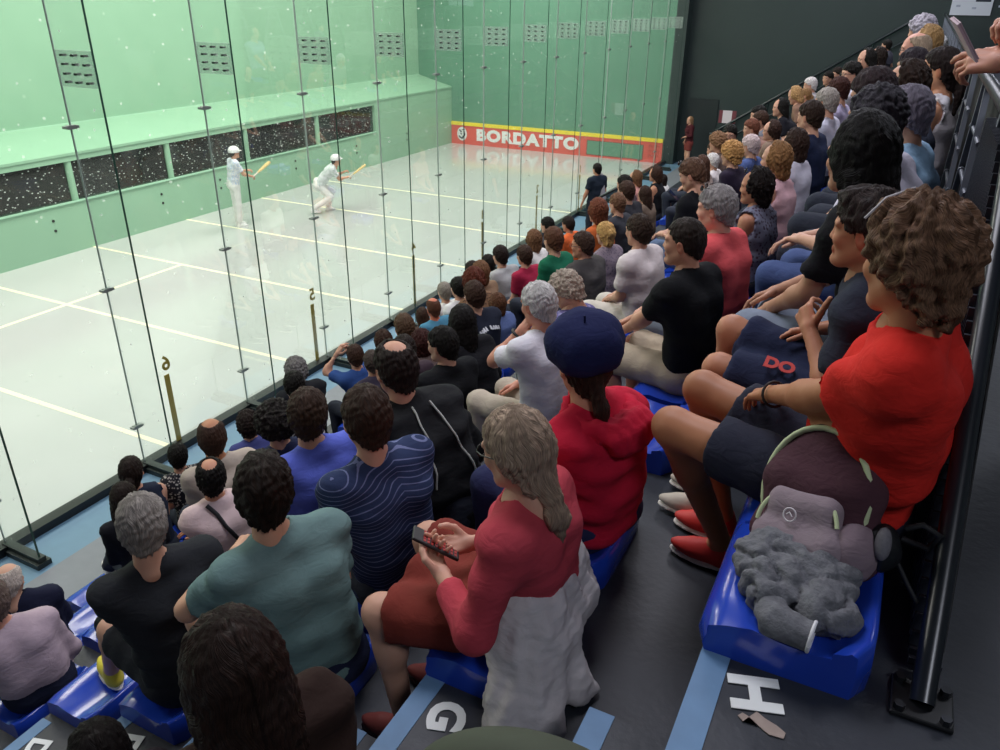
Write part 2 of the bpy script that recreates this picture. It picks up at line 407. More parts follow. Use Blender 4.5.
# dark end wall of the stand with its door
WE = struct(MB().box((GX - .03, YF, -0.3), (GX + .32, YF + .6, 9.0)).box((GX + .32, YF + .5, -.3), (5, YF + .8, 9.0)), 'wall_end', M_DARKWALL)
D1 = struct(MB().box((-6.42, YF + .46, 0.0), (-5.46, YF + .51, 2.02)), 'door_1', mat('door_dark', '1B2526', 0.5))
MB().box((-5.62, YF + .43, .98), (-5.52, YF + .46, 1.02)).obj('door_handle', M_STEEL, D1)
p = at_y(728, 116, YF + .49)
sg = MB().box((p[0] - .17, YF + .485, p[2] - .22), (p[0] + .12, YF + .5, p[2] + .16)).obj('exit_sign', mat('sign_white', 'E4D9DC', 0.6)); tag(sg, 'small white and red sign on the dark end wall', 'sign')
MB().box((p[0] - .28, YF + .48, p[2] - .22), (p[0] - .17, YF + .5, p[2] + .16)).obj('sign_edge', mat('sign_maroon', '7A3B42', 0.6), sg)
MB().box((p[0] + .12, YF + .48, p[2] - .22), (p[0] + .25, YF + .5, p[2] + .16)).obj('sign_edge', mat('sign_maroon', '7A3B42', 0.6), sg)
# big white notice high on the end wall
q0 = at_y(949, 15, YF + .48); q1 = at_y(990, 15, YF + .48)
nt_ = MB().box((q0[0], YF + .46, q0[2]), (q1[0], YF + .5, q0[2] + .95)).obj('wall_notice', mat('notice_white', 'D7DBE6', 0.6)); tag(nt_, 'white notice with a dark square emblem on the end wall', 'notice')
MB().box((q0[0] + .55, YF + .455, q0[2] + .33), (q0[0] + .9, YF + .462, q0[2] + .75)).obj('emblem', mat('emblem_ink', '2C3440', 0.6), nt_)
for (a, b_) in ((.12, .75), (.12, .2), (1.1, .2), (1.15, .7), (.5, .15)):
    MB().box((q0[0] + a, YF + .457, q0[2] + b_), (q0[0] + a + .1, YF + .462, q0[2] + b_ + .05)).obj('emblem_mark', mat('pale_ink', 'A9AEC0', 0.6), nt_)

struct(MB().box((-17.2, -4, 9.0), (GX, YF + .8, 9.2)), 'ceiling_court', M_CEILC)
struct(MB().box((GX, -4, 9.0), (5, YF + .8, 9.2)), 'ceiling_stand', M_CEIL)
struct(MB().box((4.8, -4, -.3), (5.0, YF + .8, 9.0)), 'wall_back', M_DARKWALL)

# ------------------------------------------------------------------ the glass wall
def clear_glass(name, tint, gloss):
    m, nt, b = nodes(name)
    tr = N(nt, 'ShaderNodeBsdfTransparent'); tr.inputs[0].default_value = tint
    gl = N(nt, 'ShaderNodeBsdfGlossy'); gl.inputs['Roughness'].default_value = .02; gl.inputs[0].default_value = (1, 1, 1, 1)
    fr = N(nt, 'ShaderNodeFresnel'); fr.inputs[0].default_value = 1.38
    s_ = N(nt, 'ShaderNodeMath', operation='MULTIPLY'); s_.inputs[1].default_value = gloss; nt.links.new(fr.outputs[0], s_.inputs[0])
    mx = N(nt, 'ShaderNodeMixShader'); nt.links.new(s_.outputs[0], mx.inputs[0]); nt.links.new(tr.outputs[0], mx.inputs[1]); nt.links.new(gl.outputs[0], mx.inputs[2])
    # a thin film of dust and ball marks
    tc = N(nt, 'ShaderNodeTexCoord'); n = N(nt, 'ShaderNodeTexNoise'); n.inputs['Scale'].default_value = 1.5; n.inputs['Detail'].default_value = 6
    nt.links.new(tc.outputs['Object'], n.inputs['Vector'])
    rp = N(nt, 'ShaderNodeMapRange'); rp.inputs[3].default_value = 0.004; rp.inputs[4].default_value = 0.016; nt.links.new(n.outputs['Fac'], rp.inputs[0])
    vo = N(nt, 'ShaderNodeTexVoronoi'); vo.inputs['Scale'].default_value = 5.5; nt.links.new(tc.outputs['Object'], vo.inputs['Vector'])
    vr = N(nt, 'ShaderNodeMapRange'); vr.inputs[1].default_value = .05; vr.inputs[2].default_value = .10; vr.inputs[3].default_value = .38; vr.inputs[4].default_value = 0.0; nt.links.new(vo.outputs['Distance'], vr.inputs[0])
    mxm = N(nt, 'ShaderNodeMath', operation='MAXIMUM'); nt.links.new(rp.outputs[0], mxm.inputs[0]); nt.links.new(vr.outputs[0], mxm.inputs[1])
    df = N(nt, 'ShaderNodeBsdfTranslucent'); df.inputs[0].default_value = (.9, .95, .92, 1)
    m2 = N(nt, 'ShaderNodeMixShader'); nt.links.new(mxm.outputs[0], m2.inputs[0]); nt.links.new(mx.outputs[0], m2.inputs[1]); nt.links.new(df.outputs[0], m2.inputs[2])
    nt.links.new(m2.outputs[0], nt.nodes['Material Output'].inputs[0]); nt.nodes.remove(b)
    return m
M_GLASS = clear_glass('pane_glass', (.990, .996, .993, 1), .22)
M_FIN = clear_glass('fin_glass', (.982, .992, .987, 1), .15)
M_EDGE = mat('green_glass_edge', '2C4A3F', 0.15, spec=0.6)
def plate_mat():
    m, nt, b = nodes('clear_splice_plate')
    tr = N(nt, 'ShaderNodeBsdfTransparent'); tr.inputs[0].default_value = (.9, .95, .92, 1)
    mx = N(nt, 'ShaderNodeMixShader'); mx.inputs[0].default_value = .28; b.inputs['Base Color'].default_value = lin('C4D0C8'); b.inputs['Roughness'].default_value = .4
    nt.links.new(tr.outputs[0], mx.inputs[1]); nt.links.new(b.outputs[0], mx.inputs[2]); nt.links.new(mx.outputs[0], nt.nodes['Material Output'].inputs[0])
    return m
M_PLATE = plate_mat()
GW = empty('window_1', (GX, 0, 0)); tag(GW, kind='structure')
JY = [3.27 + 1.635 * k for k in range(-4, 14)]
ends = [-4.0] + JY + [YF - .02]
for a, b_ in zip(ends[:-1], ends[1:]):
    MB().box((-.008, a + .004, 0.0), (.008, b_ - .004, 8.9)).obj('glass_pane', M_GLASS, GW)
plate = MB().box((.03, -.022, 4.08), (.47, .022, 4.385)).mesh('splice_plate')
bol = MB()
for a in (.11, .25, .39):
    for z in (4.12, 4.19, 4.27, 4.345): bol.box((a - .017, -.026, z - .009), (a + .017, .026, z + .009))
bol = bol.mesh('bolts')
clipm = MB().box((-.02, -.04, -.018), (.03, .04, .018)).box((-.03, -.065, -.012), (.035, -.038, .012)).box((-.03, .038, -.012), (.035, .065, .012)).mesh('pane_clip')
fin_m = MB().box((.012, -.009, 0.02), (.50, .009, 8.9)).mesh('glass_fin')
edge_m = MB().box((.500, -.009, 0.02), (.506, .009, 8.9)).mesh('polished_edge')
foot_m = MB().box((.0, -.07, 0.0), (.56, .07, .055)).box((.02, -.04, .055), (.54, .04, .10)).mesh('fin_shoe')
jline = MB().box((-.009, -.004, 0), (.011, .004, 8.9)).mesh('silicone_joint')
for y in JY:
    fo = link('glass_fin', fin_m, M_FIN, GW, (0, y, 0))
    link('polished_edge', edge_m, M_EDGE, fo)
    pl = link('splice_plate', plate, M_PLATE, fo); link('bolts', bol, M_BLACK, fo)
    link('fin_shoe', foot_m, mat('dark_shoe_steel', '1D2624', 0.45), fo)
    link('silicone_joint', jline, mat('grey_silicone', 'A5B5AC', 0.5), GW, (0, y, 0))
    for z in (.54, 2.13, 3.72, 5.3, 6.9): link('pane_clip', clipm, mat('clip_steel', '8C938E', 0.4, metal=0.4), GW, (0, y, z))
MB().box((-.05, -4, 0.0), (.09, YF, .09)).obj('base_channel', M_BLACK, GW)
M_GOLD = mat('gold_paint', '9C8A2E', 0.5)
for k, dg in enumerate('654321'):                         # distance marks painted on the court face of the glass
    y = (5.42, 7.98, 10.6, 13.06, 15.6, 18.15)[k]
    MB().box((-.016, y - .035, 0.03), (-.010, y + .035, .95)).obj('distance_stripe', M_GOLD, GW)
    frame_obj('distance_number', text_mesh(dg, .24, .006, .002), M_GOLD, (-.014, y + .02, 1.08), (0, -1, 0), (0, 0, 1), GW)

# ------------------------------------------------------------------ the stand: floor by the glass, stepped rows, aisle steps
struct(MB().box((GX + .04, -4, -.3), (-6.3, YF + .5, 0.0)), 'floor_blue_strip', M_BLUEF)
struct(MB().box((-6.3, -4, -.3), (nosx(0) + .02, YF + .5, 0.0)), 'floor_grey_strip', M_GREYF)
AY0, AY1 = 0.30, 1.285                                     # the aisle runs between these
LET = 'ABCDEFGH'
for i in range(8):
    x0 = nosx(i); x1 = nosx(i + 1) if i < 7 else 4.8
    st = MB().box((x0, -4, -.3), (x1 + .0, YF + .5, rowz(i)))
    o = struct(st, 'stand_step', M_TREAD); o.name = 'stand_step'
    MB().box((x0 - .004, -4, rowz(i) - .05), (x0 + .058, 1.40, rowz(i) + .0025)).obj('nosing_paint', M_BLUEP, o)
    MB().box((x0 - .006, -4, rowz(i) - .43), (x0 - .001, YF, rowz(i) - .05)).obj('riser_face', M_RISER, o)
    # row letter painted on the tread at the aisle
    frame_obj('row_letter', text_mesh(LET[i], .135, .006, .001), M_WHITEP, (x0 + .118, 1.275, rowz(i) + .003), (.30, -.95, 0), (.95, .30, 0), o)
    # half step in the aisle in front of this row
    zh = rowz(i) - (.234 if i else .145); xh = x0 - .225
    hs = MB().box((xh, AY0, -.3), (x0, AY1, zh)); h = struct(hs, 'aisle_step', M_TREAD)
    MB().box((xh - .003, AY0 - .001, zh - .05), (xh + .06, AY1 + .003, zh + .0025)).obj('nosing_paint', M_BLUEP, h)
# worn patch beside the letter H
wp = MB(); random.seed(2)
zz = rowz(7) + .0035
wp.prism([(-.062, 1.205), (-.05, 1.195), (-.03, 1.232), (-.012, 1.222), (.012, 1.215), (.03, 1.205), (.028, 1.19), (.0, 1.187), (-.02, 1.198), (-.036, 1.2), (-.042, 1.212), (-.055, 1.216)], zz - .002, zz, 'z')
wp.obj('worn_patch', mat('bare_concrete', 'A08F86', 0.8, noise=0.2, nscale=30), bpy.data.objects['stand_step.007'])

# ------------------------------------------------------------------ bodies: smooth blended volumes turned into one surface
A3 = lambda *p: np.array(p, dtype=np.float64)
class Field:
    def __init__(s): s.p = []
    def cone(s, a, b, ra, rb, k=.02, cut=None, op='add'):
        s.p.append(('c', A3(*a), A3(*b), ra, rb, k, cut, op)); return s
    def ell(s, c, r, k=.02, R=None, op='add'):
        s.p.append(('e', A3(*c), A3(*r), R, None, k, None, op)); return s
    def keep(s, n, c, k=.004, jit=0.0):             # keep the side where n.p < c, jit ruffles the edge
        s.p.append(('k', A3(*n), c, jit, None, k, None, 'keep')); return s
    def build(s, h):
        lo = np.full(3, 1e9); hi = -lo
        for q in s.p:
            if q[7] != 'add': continue
            if q[0] == 'c':
                r = max(q[3], q[4]); lo = np.minimum(lo, np.minimum(q[1], q[2]) - r); hi = np.maximum(hi, np.maximum(q[1], q[2]) + r)
            else:
                r = q[2].max() if q[3] is not None else q[2]; lo = np.minimum(lo, q[1] - r); hi = np.maximum(hi, q[1] + r)
        lo -= 2.5 * h + .01; hi += 2.5 * h + .01
        ax = [np.arange(lo[i], hi[i] + h, h) for i in range(3)]
        F = np.full([len(a) for a in ax], .2, dtype=np.float32)
        for q in s.p:
            k = q[5]; pad = k + 3 * h + .012
            if q[0] == 'k':
                d = (q[1][0] * ax[0][:, None, None] + q[1][1] * ax[1][None, :, None] + q[1][2] * ax[2][None, None, :] - q[2]).astype(np.float32)
                if q[3]:
                    d = d + (q[3] * (np.sin(310 * ax[1][None, :, None] + 120 * ax[0][:, None, None]) + np.sin(170 * ax[1][None, :, None] - 210 * ax[0][:, None, None] + 1) + .8 * np.sin(90 * ax[1][None, :, None] + 60 * ax[2][None, None, :]))).astype(np.float32)
                F = np.maximum(F, d); continue
            if q[0] == 'c':
                r = max(q[3], q[4]); l = np.minimum(q[1], q[2]) - r - pad; u = np.maximum(q[1], q[2]) + r + pad
            else:
                r = q[2].max() if q[3] is not None else q[2]; l = q[1] - r - pad; u = q[1] + r + pad
            sl = []; ok = True
            for i in range(3):
                a0 = max(0, int((l[i] - lo[i]) / h)); a1 = min(len(ax[i]), int((u[i] - lo[i]) / h) + 2)
                if a1 <= a0: ok = False
                sl.append(slice(a0, a1))
            if not ok: continue
            X = ax[0][sl[0]][:, None, None]; Y = ax[1][sl[1]][None, :, None]; Z = ax[2][sl[2]][None, None, :]
            if q[0] == 'c':
                a, b = q[1], q[2]; ba = b - a; L = max(ba @ ba, 1e-9)
                px, py, pz = X - a[0], Y - a[1], Z - a[2]
                t = np.clip((px * ba[0] + py * ba[1] + pz * ba[2]) / L, 0, 1)
                d = np.sqrt((px - t * ba[0]) ** 2 + (py - t * ba[1]) ** 2 + (pz - t * ba[2]) ** 2) - (q[3] + (q[4] - q[3]) * t)
                if q[6]:
                    n = ba / math.sqrt(L)
                    if 'b' in q[6]: d = np.maximum(d, (X - b[0]) * n[0] + (Y - b[1]) * n[1] + (Z - b[2]) * n[2])
                    if 'a' in q[6]: d = np.maximum(d, -((X - a[0]) * n[0] + (Y - a[1]) * n[1] + (Z - a[2]) * n[2]))
            else:
                px, py, pz = X - q[1][0], Y - q[1][1], Z - q[1][2]
                if q[3] is not None:
                    R = q[3]; px, py, pz = (R[0, 0] * px + R[1, 0] * py + R[2, 0] * pz, R[0, 1] * px + R[1, 1] * py + R[2, 1] * pz, R[0, 2] * px + R[1, 2] * py + R[2, 2] * pz)
                r = q[2]
                k0 = np.sqrt((px / r[0]) ** 2 + (py / r[1]) ** 2 + (pz / r[2]) ** 2); k1 = np.sqrt((px / r[0] ** 2) ** 2 + (py / r[1] ** 2) ** 2 + (pz / r[2] ** 2) ** 2) + 1e-6
                d = k0 * (k0 - 1) / k1
            G = F[tuple(sl)]; d = d.astype(np.float32)
            if q[7] == 'add':
                hh = np.maximum(k - np.abs(G - d), 0) / k
                F[tuple(sl)] = np.minimum(G, d) - hh * hh * k * .25
            else:
                d = -d; hh = np.maximum(k - np.abs(G - d), 0) / k
                F[tuple(sl)] = np.maximum(G, d) + hh * hh * k * .25
        return nets(F, lo, h)
def nets(F, lo, h):
    S = F < 0
    C = np.zeros([n - 1 for n in F.shape], dtype=np.int8)
    for i in (0, 1):
        for j in (0, 1):
            for k in (0, 1):
                C += S[i:F.shape[0] - 1 + i, j:F.shape[1] - 1 + j, k:F.shape[2] - 1 + k]
    act = (C > 0) & (C < 8)
    idx = np.argwhere(act); ids = np.full(C.shape, -1, dtype=np.int32); ids[act] = np.arange(len(idx))
    I, J, K = idx.T
    corners = [(i, j, k) for i in (0, 1) for j in (0, 1) for k in (0, 1)]
    val = {c: F[I + c[0], J + c[1], K + c[2]] for c in corners}
    acc = np.zeros((len(idx), 3)); cnt = np.zeros(len(idx))
    for c in corners:
        for a in range(3):
            if c[a] == 0:
                e = list(c); e[a] = 1; v0, v1 = val[c], val[tuple(e)]
                m = (v0 < 0) != (v1 < 0)
                t = v0 / np.where(m, v0 - v1, 1)
                p = np.zeros((len(idx), 3)); p[:] = c; p[:, a] = t
                acc += p * m[:, None]; cnt += m
    V = lo + (idx + acc / cnt[:, None]) * h
    quads = []
    for a in range(3):
        b, c = (a + 1) % 3, (a + 2) % 3
        s0 = [slice(None)] * 3; s1 = [slice(None)] * 3
        s0[a] = slice(0, F.shape[a] - 1); s1[a] = slice(1, F.shape[a])
        s0[b] = s1[b] = slice(1, F.shape[b] - 1); s0[c] = s1[c] = slice(1, F.shape[c] - 1)
        A, B = S[tuple(s0)], S[tuple(s1)]
        for flip, msk in ((False, A & ~B), (True, ~A & B)):
            e = np.argwhere(msk)
            if not len(e): continue
            e[:, b] += 1; e[:, c] += 1
            q = []
            for db, dc in ((-1, -1), (0, -1), (0, 0), (-1, 0)):
                g = e.copy(); g[:, b] += db; g[:, c] += dc; q.append(ids[g[:, 0], g[:, 1], g[:, 2]])
            q = np.stack(q, 1)
            quads.append(q[:, ::-1] if flip else q)
    Q = np.concatenate(quads)
    return V, Q
def vnormals(V, Q):
    n = np.cross(V[Q[:, 2]] - V[Q[:, 0]], V[Q[:, 3]] - V[Q[:, 1]]); out = np.zeros_like(V)
    for i in range(4): np.add.at(out, Q[:, i], n)
    return out / (np.linalg.norm(out, axis=1)[:, None] + 1e-12)
def relax(V, Q, it=1, f=.5):
    for _ in range(it):
        acc = np.zeros_like(V); cnt = np.zeros(len(V))
        for i in range(4):
            for j in (1, 3):
                np.add.at(acc, Q[:, i], V[Q[:, (i + j) % 4]]); np.add.at(cnt, Q[:, i], 1)
        V = V * (1 - f) + f * acc / np.maximum(cnt, 1)[:, None]
    return V
def wob(V, fr, seed=0.0):
    x, y, z = V.T * fr
    return (np.sin(x * 1.7 + 1.3 * np.sin(y * 1.1 + seed) + seed) + np.sin(y * 1.9 + 1.2 * np.sin(z * 1.3 + 2 * seed) + 1.7) + np.sin(z * 1.6 + 1.4 * np.sin(x * .9 + seed) + 3.1)) / 3
def rotz(a): c, s = math.cos(a), math.sin(a); return np.array([[c, -s, 0], [s, c, 0], [0, 0, 1.]])
def roty(a): c, s = math.cos(a), math.sin(a); return np.array([[c, 0, s], [0, 1, 0], [-s, 0, c]])
def rotx(a): c, s = math.cos(a), math.sin(a); return np.array([[1, 0, 0], [0, c, -s], [0, s, c.real]])

# ---- head (x forward, y left, z up; origin between the ears)
def head_field():
    f = Field()
    f.ell((-.012, 0, .036), (.098, .077, .092), .02)
    f.ell((.028, 0, -.022), (.062, .060, .085), .03)
    for s in (1, -1):
        f.cone((-.005, s * .046, -.045), (.064, s * .012, -.096), .028, .019, .03)
        f.ell((.060, s * .036, -.018), (.026, .024, .024), .02)
        f.cone((.080, s * .010, .030), (.072, s * .048, .032), .012, .010, .014)
    f.cone((.084, 0, .022), (.0985, 0, -.017), .006, .0098, .010)
    for s in (1, -1): f.ell((.092, s * .010, -.020), (.010, .0075, .007), .008)
    f.ell((.078, 0, -.092), (.020, .020, .018), .015)
    for s in (1, -1): f.ell((.098, s * .033, .008), (.017, .019, .013), .014, op='sub')
    for s in (1, -1): f.ell((.074, s * .032, .008), (.0135, .0135, .012), .004)
    f.cone((.086, -.017, -.052), (.086, .017, -.052), .0075, .0075, .006)
    f.cone((.083, -.013, -.063), (.083, .013, -.063), .009, .009, .006)
    for s in (1, -1):
        Re = rotz(s * .35) @ roty(.15)
        f.ell((-.008, s * .079, -.004), (.020, .010, .033), .006, Re); f.ell((-.002, s * .090, .002), (.010, .007, .018), .006, Re, 'sub')
    f.cone((-.022, 0, -.05), (-.040, 0, -.175), .053, .056, .03)
    return f
def head_tint(V):
    t = np.ones((len(V), 4), dtype=np.float32)
    x, y, z = V.T
    ay = np.abs(y)
    lip = (x > .078) & (np.abs(z + .056) < .012) & (ay < .024); t[lip, :3] = (.86, .55, .55)
    brow = (x > .062) & (np.abs(z - .030 - .1 * (.03 - ay)) < .006) & (ay > .012) & (ay < .052); t[brow, :3] = (.30, .26, .24)
    eye = (x > .072) & (((ay - .032) / .015) ** 2 + ((z - .008) / .0075) ** 2 < 1); t[eye, :3] = (1.25, 1.35, 1.45)
    pup = eye & (np.abs(ay - .032) < .0062); t[pup, :3] = (.12, .10, .10)
    ear = (ay > .078) & (np.abs(z) < .04); t[ear, :3] = (1.0, .84, .80)
    ck = (x > .05) & (z < 0) & (z > -.045) & (ay > .02); t[ck, :3] *= (1.0, .93, .92)
    return t
HEADS = {}
for q_, h_ in (('fine', .0062), ('mid', .0098), ('far', .0155)):
    V, Q = head_field().build(h_); HEADS[q_] = (V, Q, head_tint(V))

# ---- hand: wrist at the origin, fingers along +x, palm down, thumb on the +y side (a right hand)
def hand_field(curl=.5, spread=.06, thumb=.5, pt=None):
    f = Field()
    f.cone((-.03, 0, 0), (.012, 0, 0), .026, .026, .012)
    f.cone((.015, .016, 0), (.078, .028, .002), .017, .013, .012); f.cone((.015, -.014, 0), (.074, -.026, -.001), .017, .012, .012); f.cone((.012, 0, 0), (.080, 0, .003), .018, .014, .012)
    L = ((.043, .026, .021), (.048, .030, .022), (.044, .027, .021), (.034, .021, .018))
    for i, y in enumerate((.029, .010, -.009, -.027)):
        c = curl if not hasattr(curl, '__len__') else curl[i]
        p = A3(.080 - (.0, -.004, .002, .008)[i], y, .002); a = 0; yaw = spread * (1.5 - i)
        r = (.0092, .0095, .0090, .0080)[i]
        for j, l in enumerate(L[i]):
            a += c * (.75, .95, .65)[j]
            q = p + l * A3(math.cos(a) * math.cos(yaw), math.cos(a) * math.sin(yaw), -math.sin(a))
            f.cone(p, q, r, r * .9, .005); p = q; r *= .9
    p = A3(.020, .026, -.006)
    for j, (l, d) in enumerate(((.040, (.62, .74, -.25)), (.032, (.80, .45 - .35 * thumb, -.35 * thumb)), (.027, (.88, .30 - .5 * thumb, -.35 * thumb)))):
        d = A3(*(pt if pt is not None else d)); d /= np.linalg.norm(d); q = p + l * d
        f.cone(p, q, (.0150, .0118, .0105)[j], (.0118, .0105, .0092)[j], .006); p = q
    return f
HANDS = {}
def get_hand(kind, q_):
    if (kind, q_) in HANDS: return HANDS[(kind, q_)]
    kw = {'relaxed': dict(curl=.45), 'flat': dict(curl=.18, spread=.09), 'grip': dict(curl=1.05, thumb=1.0), 'half': dict(curl=(.35, .7, .8, .9), thumb=.8), 'thumb': dict(curl=(.9, 1.2, 1.25, 1.3), pt=(.35, .93, .1))}[kind]
    V, Q = hand_field(**kw).build({'fine': .0052, 'mid': .0078, 'far': .0115}[q_]); HANDS[(kind, q_)] = (V, Q); return V, Q

# ---- hair, in the head's own frame
def hair_make(style):
    f = Field(); amp = .003; fr = 22; bump = 0; h = .0062
    def shell(t, dx=0, dz=0): f.ell((-.014 + dx, 0, .038 + dz), (.098 + t, .077 + t, .092 + t), .01)
    def face_cut(c=.016): f.keep((.78, 0, -.625), c, jit=.0035)
    def nape_cut(c=-.005, sl=.8):
        n = math.hypot(1, sl); f.keep((sl / n, 0, -1 / n), -c / n, jit=.0040)
    def low(t=.0): f.cone((-.035, 0, -.01), (-.045, 0, -.075), .080 + t, .060 + t, .03)
    if style in ('short', 'receding'):
        shell(.013); low(.004); face_cut(.026 if style == 'short' else -.008); nape_cut(); amp = .0022
        for s in (1, -1): f.ell((.0, s * .095, -.012), (.030, .026, .040), .006, None, 'sub')
    elif style == 'buzz':
        shell(.005); low(-.002); face_cut(.006); nape_cut(-.0, .75); amp = .0008
        for s in (1, -1): f.ell((.0, s * .093, -.012), (.030, .026, .040), .006, None, 'sub')
    elif style == 'quiff':
        shell(.018); low(.004); f.ell((.045, 0, .115), (.05, .055, .026), .02); face_cut(.022); nape_cut(); amp = .005; fr = 15
        for s in (1, -1): f.ell((.0, s * .098, -.012), (.030, .026, .040), .006, None, 'sub')
    elif style == 'bald':
        shell(.008); low(.004); face_cut(-.020); nape_cut(); f.ell((.012, 0, .135), (.105, .060, .062), .015, None, 'sub'); amp = .002
        for s in (1, -1): f.ell((.0, s * .093, -.012), (.030, .026, .040), .006, None, 'sub')
    elif style == 'crown':                         # bald patch on the back of the crown
        shell(.011); low(.004); face_cut(.004); nape_cut(); f.ell((-.045, 0, .135), (.062, .056, .050), .012, None, 'sub'); amp = .003
        for s in (1, -1): f.ell((.0, s * .095, -.012), (.030, .026, .040), .006, None, 'sub')
    elif style == 'bob':
        shell(.022); f.cone((-.025, 0, .0), (-.035, 0, -.085), .105, .088, .03); face_cut(.030); f.keep((1, 0, .28), .048); amp = .006; fr = 13
    elif style == 'wavybob':
        shell(.028); f.cone((-.025, 0, .0), (-.03, 0, -.075), .112, .095, .03); face_cut(.032); f.keep((1, 0, .28), .052); amp = .010; fr = 10; bump = .004
    elif style == 'long':
        shell(.018); f.cone((-.03, 0, .0), (-.045, 0, -.10), .098, .088, .03)
        for s in (1, -1): f.cone((-.05, s * .045, -.06), (-.105, s * .062, -.36), .058, .036, .03); f.cone((.0, s * .078, -.02), (-.045, s * .09, -.28), .028, .020, .02)
        f.cone((-.07, 0, -.06), (-.125, 0, -.40), .060, .034, .03); face_cut(.028); f.keep((1, 0, .28), .050); amp = .003; fr = 16
    elif style == 'pony':
        shell(.010); low(.004); face_cut(.014); f.cone((-.108, 0, -.012), (-.128, 0, -.03), .022, .028, .015); f.cone((-.128, 0, -.03), (-.130, .012, -.13), .030, .030, .02); f.cone((-.130, .012, -.13), (-.112, .02, -.25), .029, .010, .02); amp = .004; fr = 17
        for s in (1, -1): f.ell((.0, s * .095, -.018), (.030, .026, .040), .006, None, 'sub')
    elif style == 'lowtail':
        shell(.012); low(.008); face_cut(.014); f.cone((-.085, 0, -.07), (-.105, 0, -.13), .034, .026, .02); f.cone((-.105, 0, -.13), (-.112, 0, -.19), .026, .034, .02); f.cone((-.112, 0, -.19), (-.108, 0, -.26), .034, .012, .02); amp = .005; fr = 15
        for s in (1, -1): f.ell((.012, s * .097, -.024), (.022, .022, .032), .006, None, 'sub')
    elif style == 'bun':
        shell(.014); low(.006); face_cut(.016); f.ell((-.118, 0, .030), (.042, .046, .042), .02); f.cone((-.10, .03, .0), (-.11, .045, -.09), .018, .008, .01); amp = .006; fr = 12; bump = .003
        for s in (1, -1): f.ell((.0, s * .095, -.018), (.030, .026, .040), .006, None, 'sub')
    elif style == 'curly':
        shell(.026); low(.018); face_cut(.030); nape_cut(-.02, .7); bump = .009; amp = .004
        for s in (1, -1): f.ell((.018, s * .110, -.024), (.026, .026, .034), .006, None, 'sub')
    elif style == 'messy':
        shell(.030, -.008, .004); f.cone((-.04, 0, .01), (-.055, 0, -.07), .100, .078, .03); f.ell((.03, .03, .118), (.05, .045, .03), .02); face_cut(.026); nape_cut(-.03, .75); amp = .011; fr = 9; bump = .007; h = .0052
        for s in (1, -1): f.ell((.012, s * .112, -.024), (.026, .026, .036), .008, None, 'sub')
    elif style == 'afro':
        f.ell((-.025, 0, .035), (.150, .138, .140), .02); face_cut(.03); f.keep((1, 0, .28), .07); bump = .010; amp = .003
    elif style == 'beret':
        shell(.008); low(-.012); face_cut(.010); nape_cut(-.02, .7); f.cone((-.095, -.01, -.03), (-.115, -.03, -.11), .026, .024, .02); f.cone((-.115, -.03, -.11), (-.125, -.055, -.24), .024, .008, .02); amp = .004; fr = 16
        for s in (1, -1): f.ell((.0, s * .095, -.018), (.030, .026, .040), .006, None, 'sub')
    V, Q = f.build(h)
    nrm = vnormals(V, Q)
    phi = np.arctan2(V[:, 1], V[:, 0] + .03)
    wav = np.sin(phi * fr + 3.2 * wob(V, 30) + V[:, 2] * 14) * .45 + np.sin(phi * fr * 2.1 + 4 * wob(V, 45, 2.) - V[:, 2] * 20) * .35
    V = V + nrm * (amp * wav)[:, None]
    tuft = np.sin(phi * 9 + V[:, 2] * 95 + 2.5 * wob(V, 40, 1.)) * np.sin(phi * 13 - V[:, 2] * 60 + 2 * wob(V, 55, 5.))
    V = V + nrm * ((.0042 if style in ('short', 'quiff', 'receding', 'crown', 'bob') else .002) * tuft + .0018 * wob(V, 130, 7.))[:, None]
    if bump: V = V + nrm * (bump * (wob(V, 110, 1.) + .8 * wob(V, 65, 4.)))[:, None]
    st = np.stack([phi + .35 * wob(V, 22, 3.) + V[:, 2] * 3 * np.sin(phi * 3) + (V[:, 2] * 1.5 if style in ('messy', 'curly', 'wavybob') else 0), V[:, 2] * (1 if not bump else 3), np.sqrt((V ** 2).sum(1))], 1)
    return mesh_np('hair', V, Q, True, {'strand': st})
HAIRS = {}
def get_hair(style):
    if style not in HAIRS: HAIRS[style] = hair_make(style)
    return HAIRS[style]

# ---- shoe: ankle at the origin, toe along +x, sole at z = -.09
def shoe_make():
    f = Field(); f.ell((.065, 0, -.055), (.125, .043, .034), .02); f.cone((-.015, 0, -.045), (.0, 0, .015), .040, .036, .03); f.cone((.0, 0, -.01), (.10, 0, -.045), .034, .030, .03)
    f.keep((0, 0, -1), .090)
    V, Q = f.build(.009); up = mesh_np('shoe', V, Q)
    g = Field(); g.ell((.062, 0, -.085), (.132, .048, .020), .01); g.keep((0, 0, -1), .092); g.keep((0, 0, 1), -.070)
    V, Q = g.build(.009); return up, mesh_np('sole', V, Q)
SHOE, SOLE = shoe_make()

def ik(S, W, l1, l2, hint):
    d = W - S; L = np.linalg.norm(d); mx = (l1 + l2) * .995
    if L > mx: W = S + d / L * mx; d = W - S; L = mx
    u = d / L; a = (l1 * l1 - l2 * l2 + L * L) / (2 * L); hgt = math.sqrt(max(l1 * l1 - a * a, 0))
    n = hint - u * (hint @ u); n = n / (np.linalg.norm(n) + 1e-9)
    return S + u * a + n * hgt, W
ZT = A3(0, 0, 1)

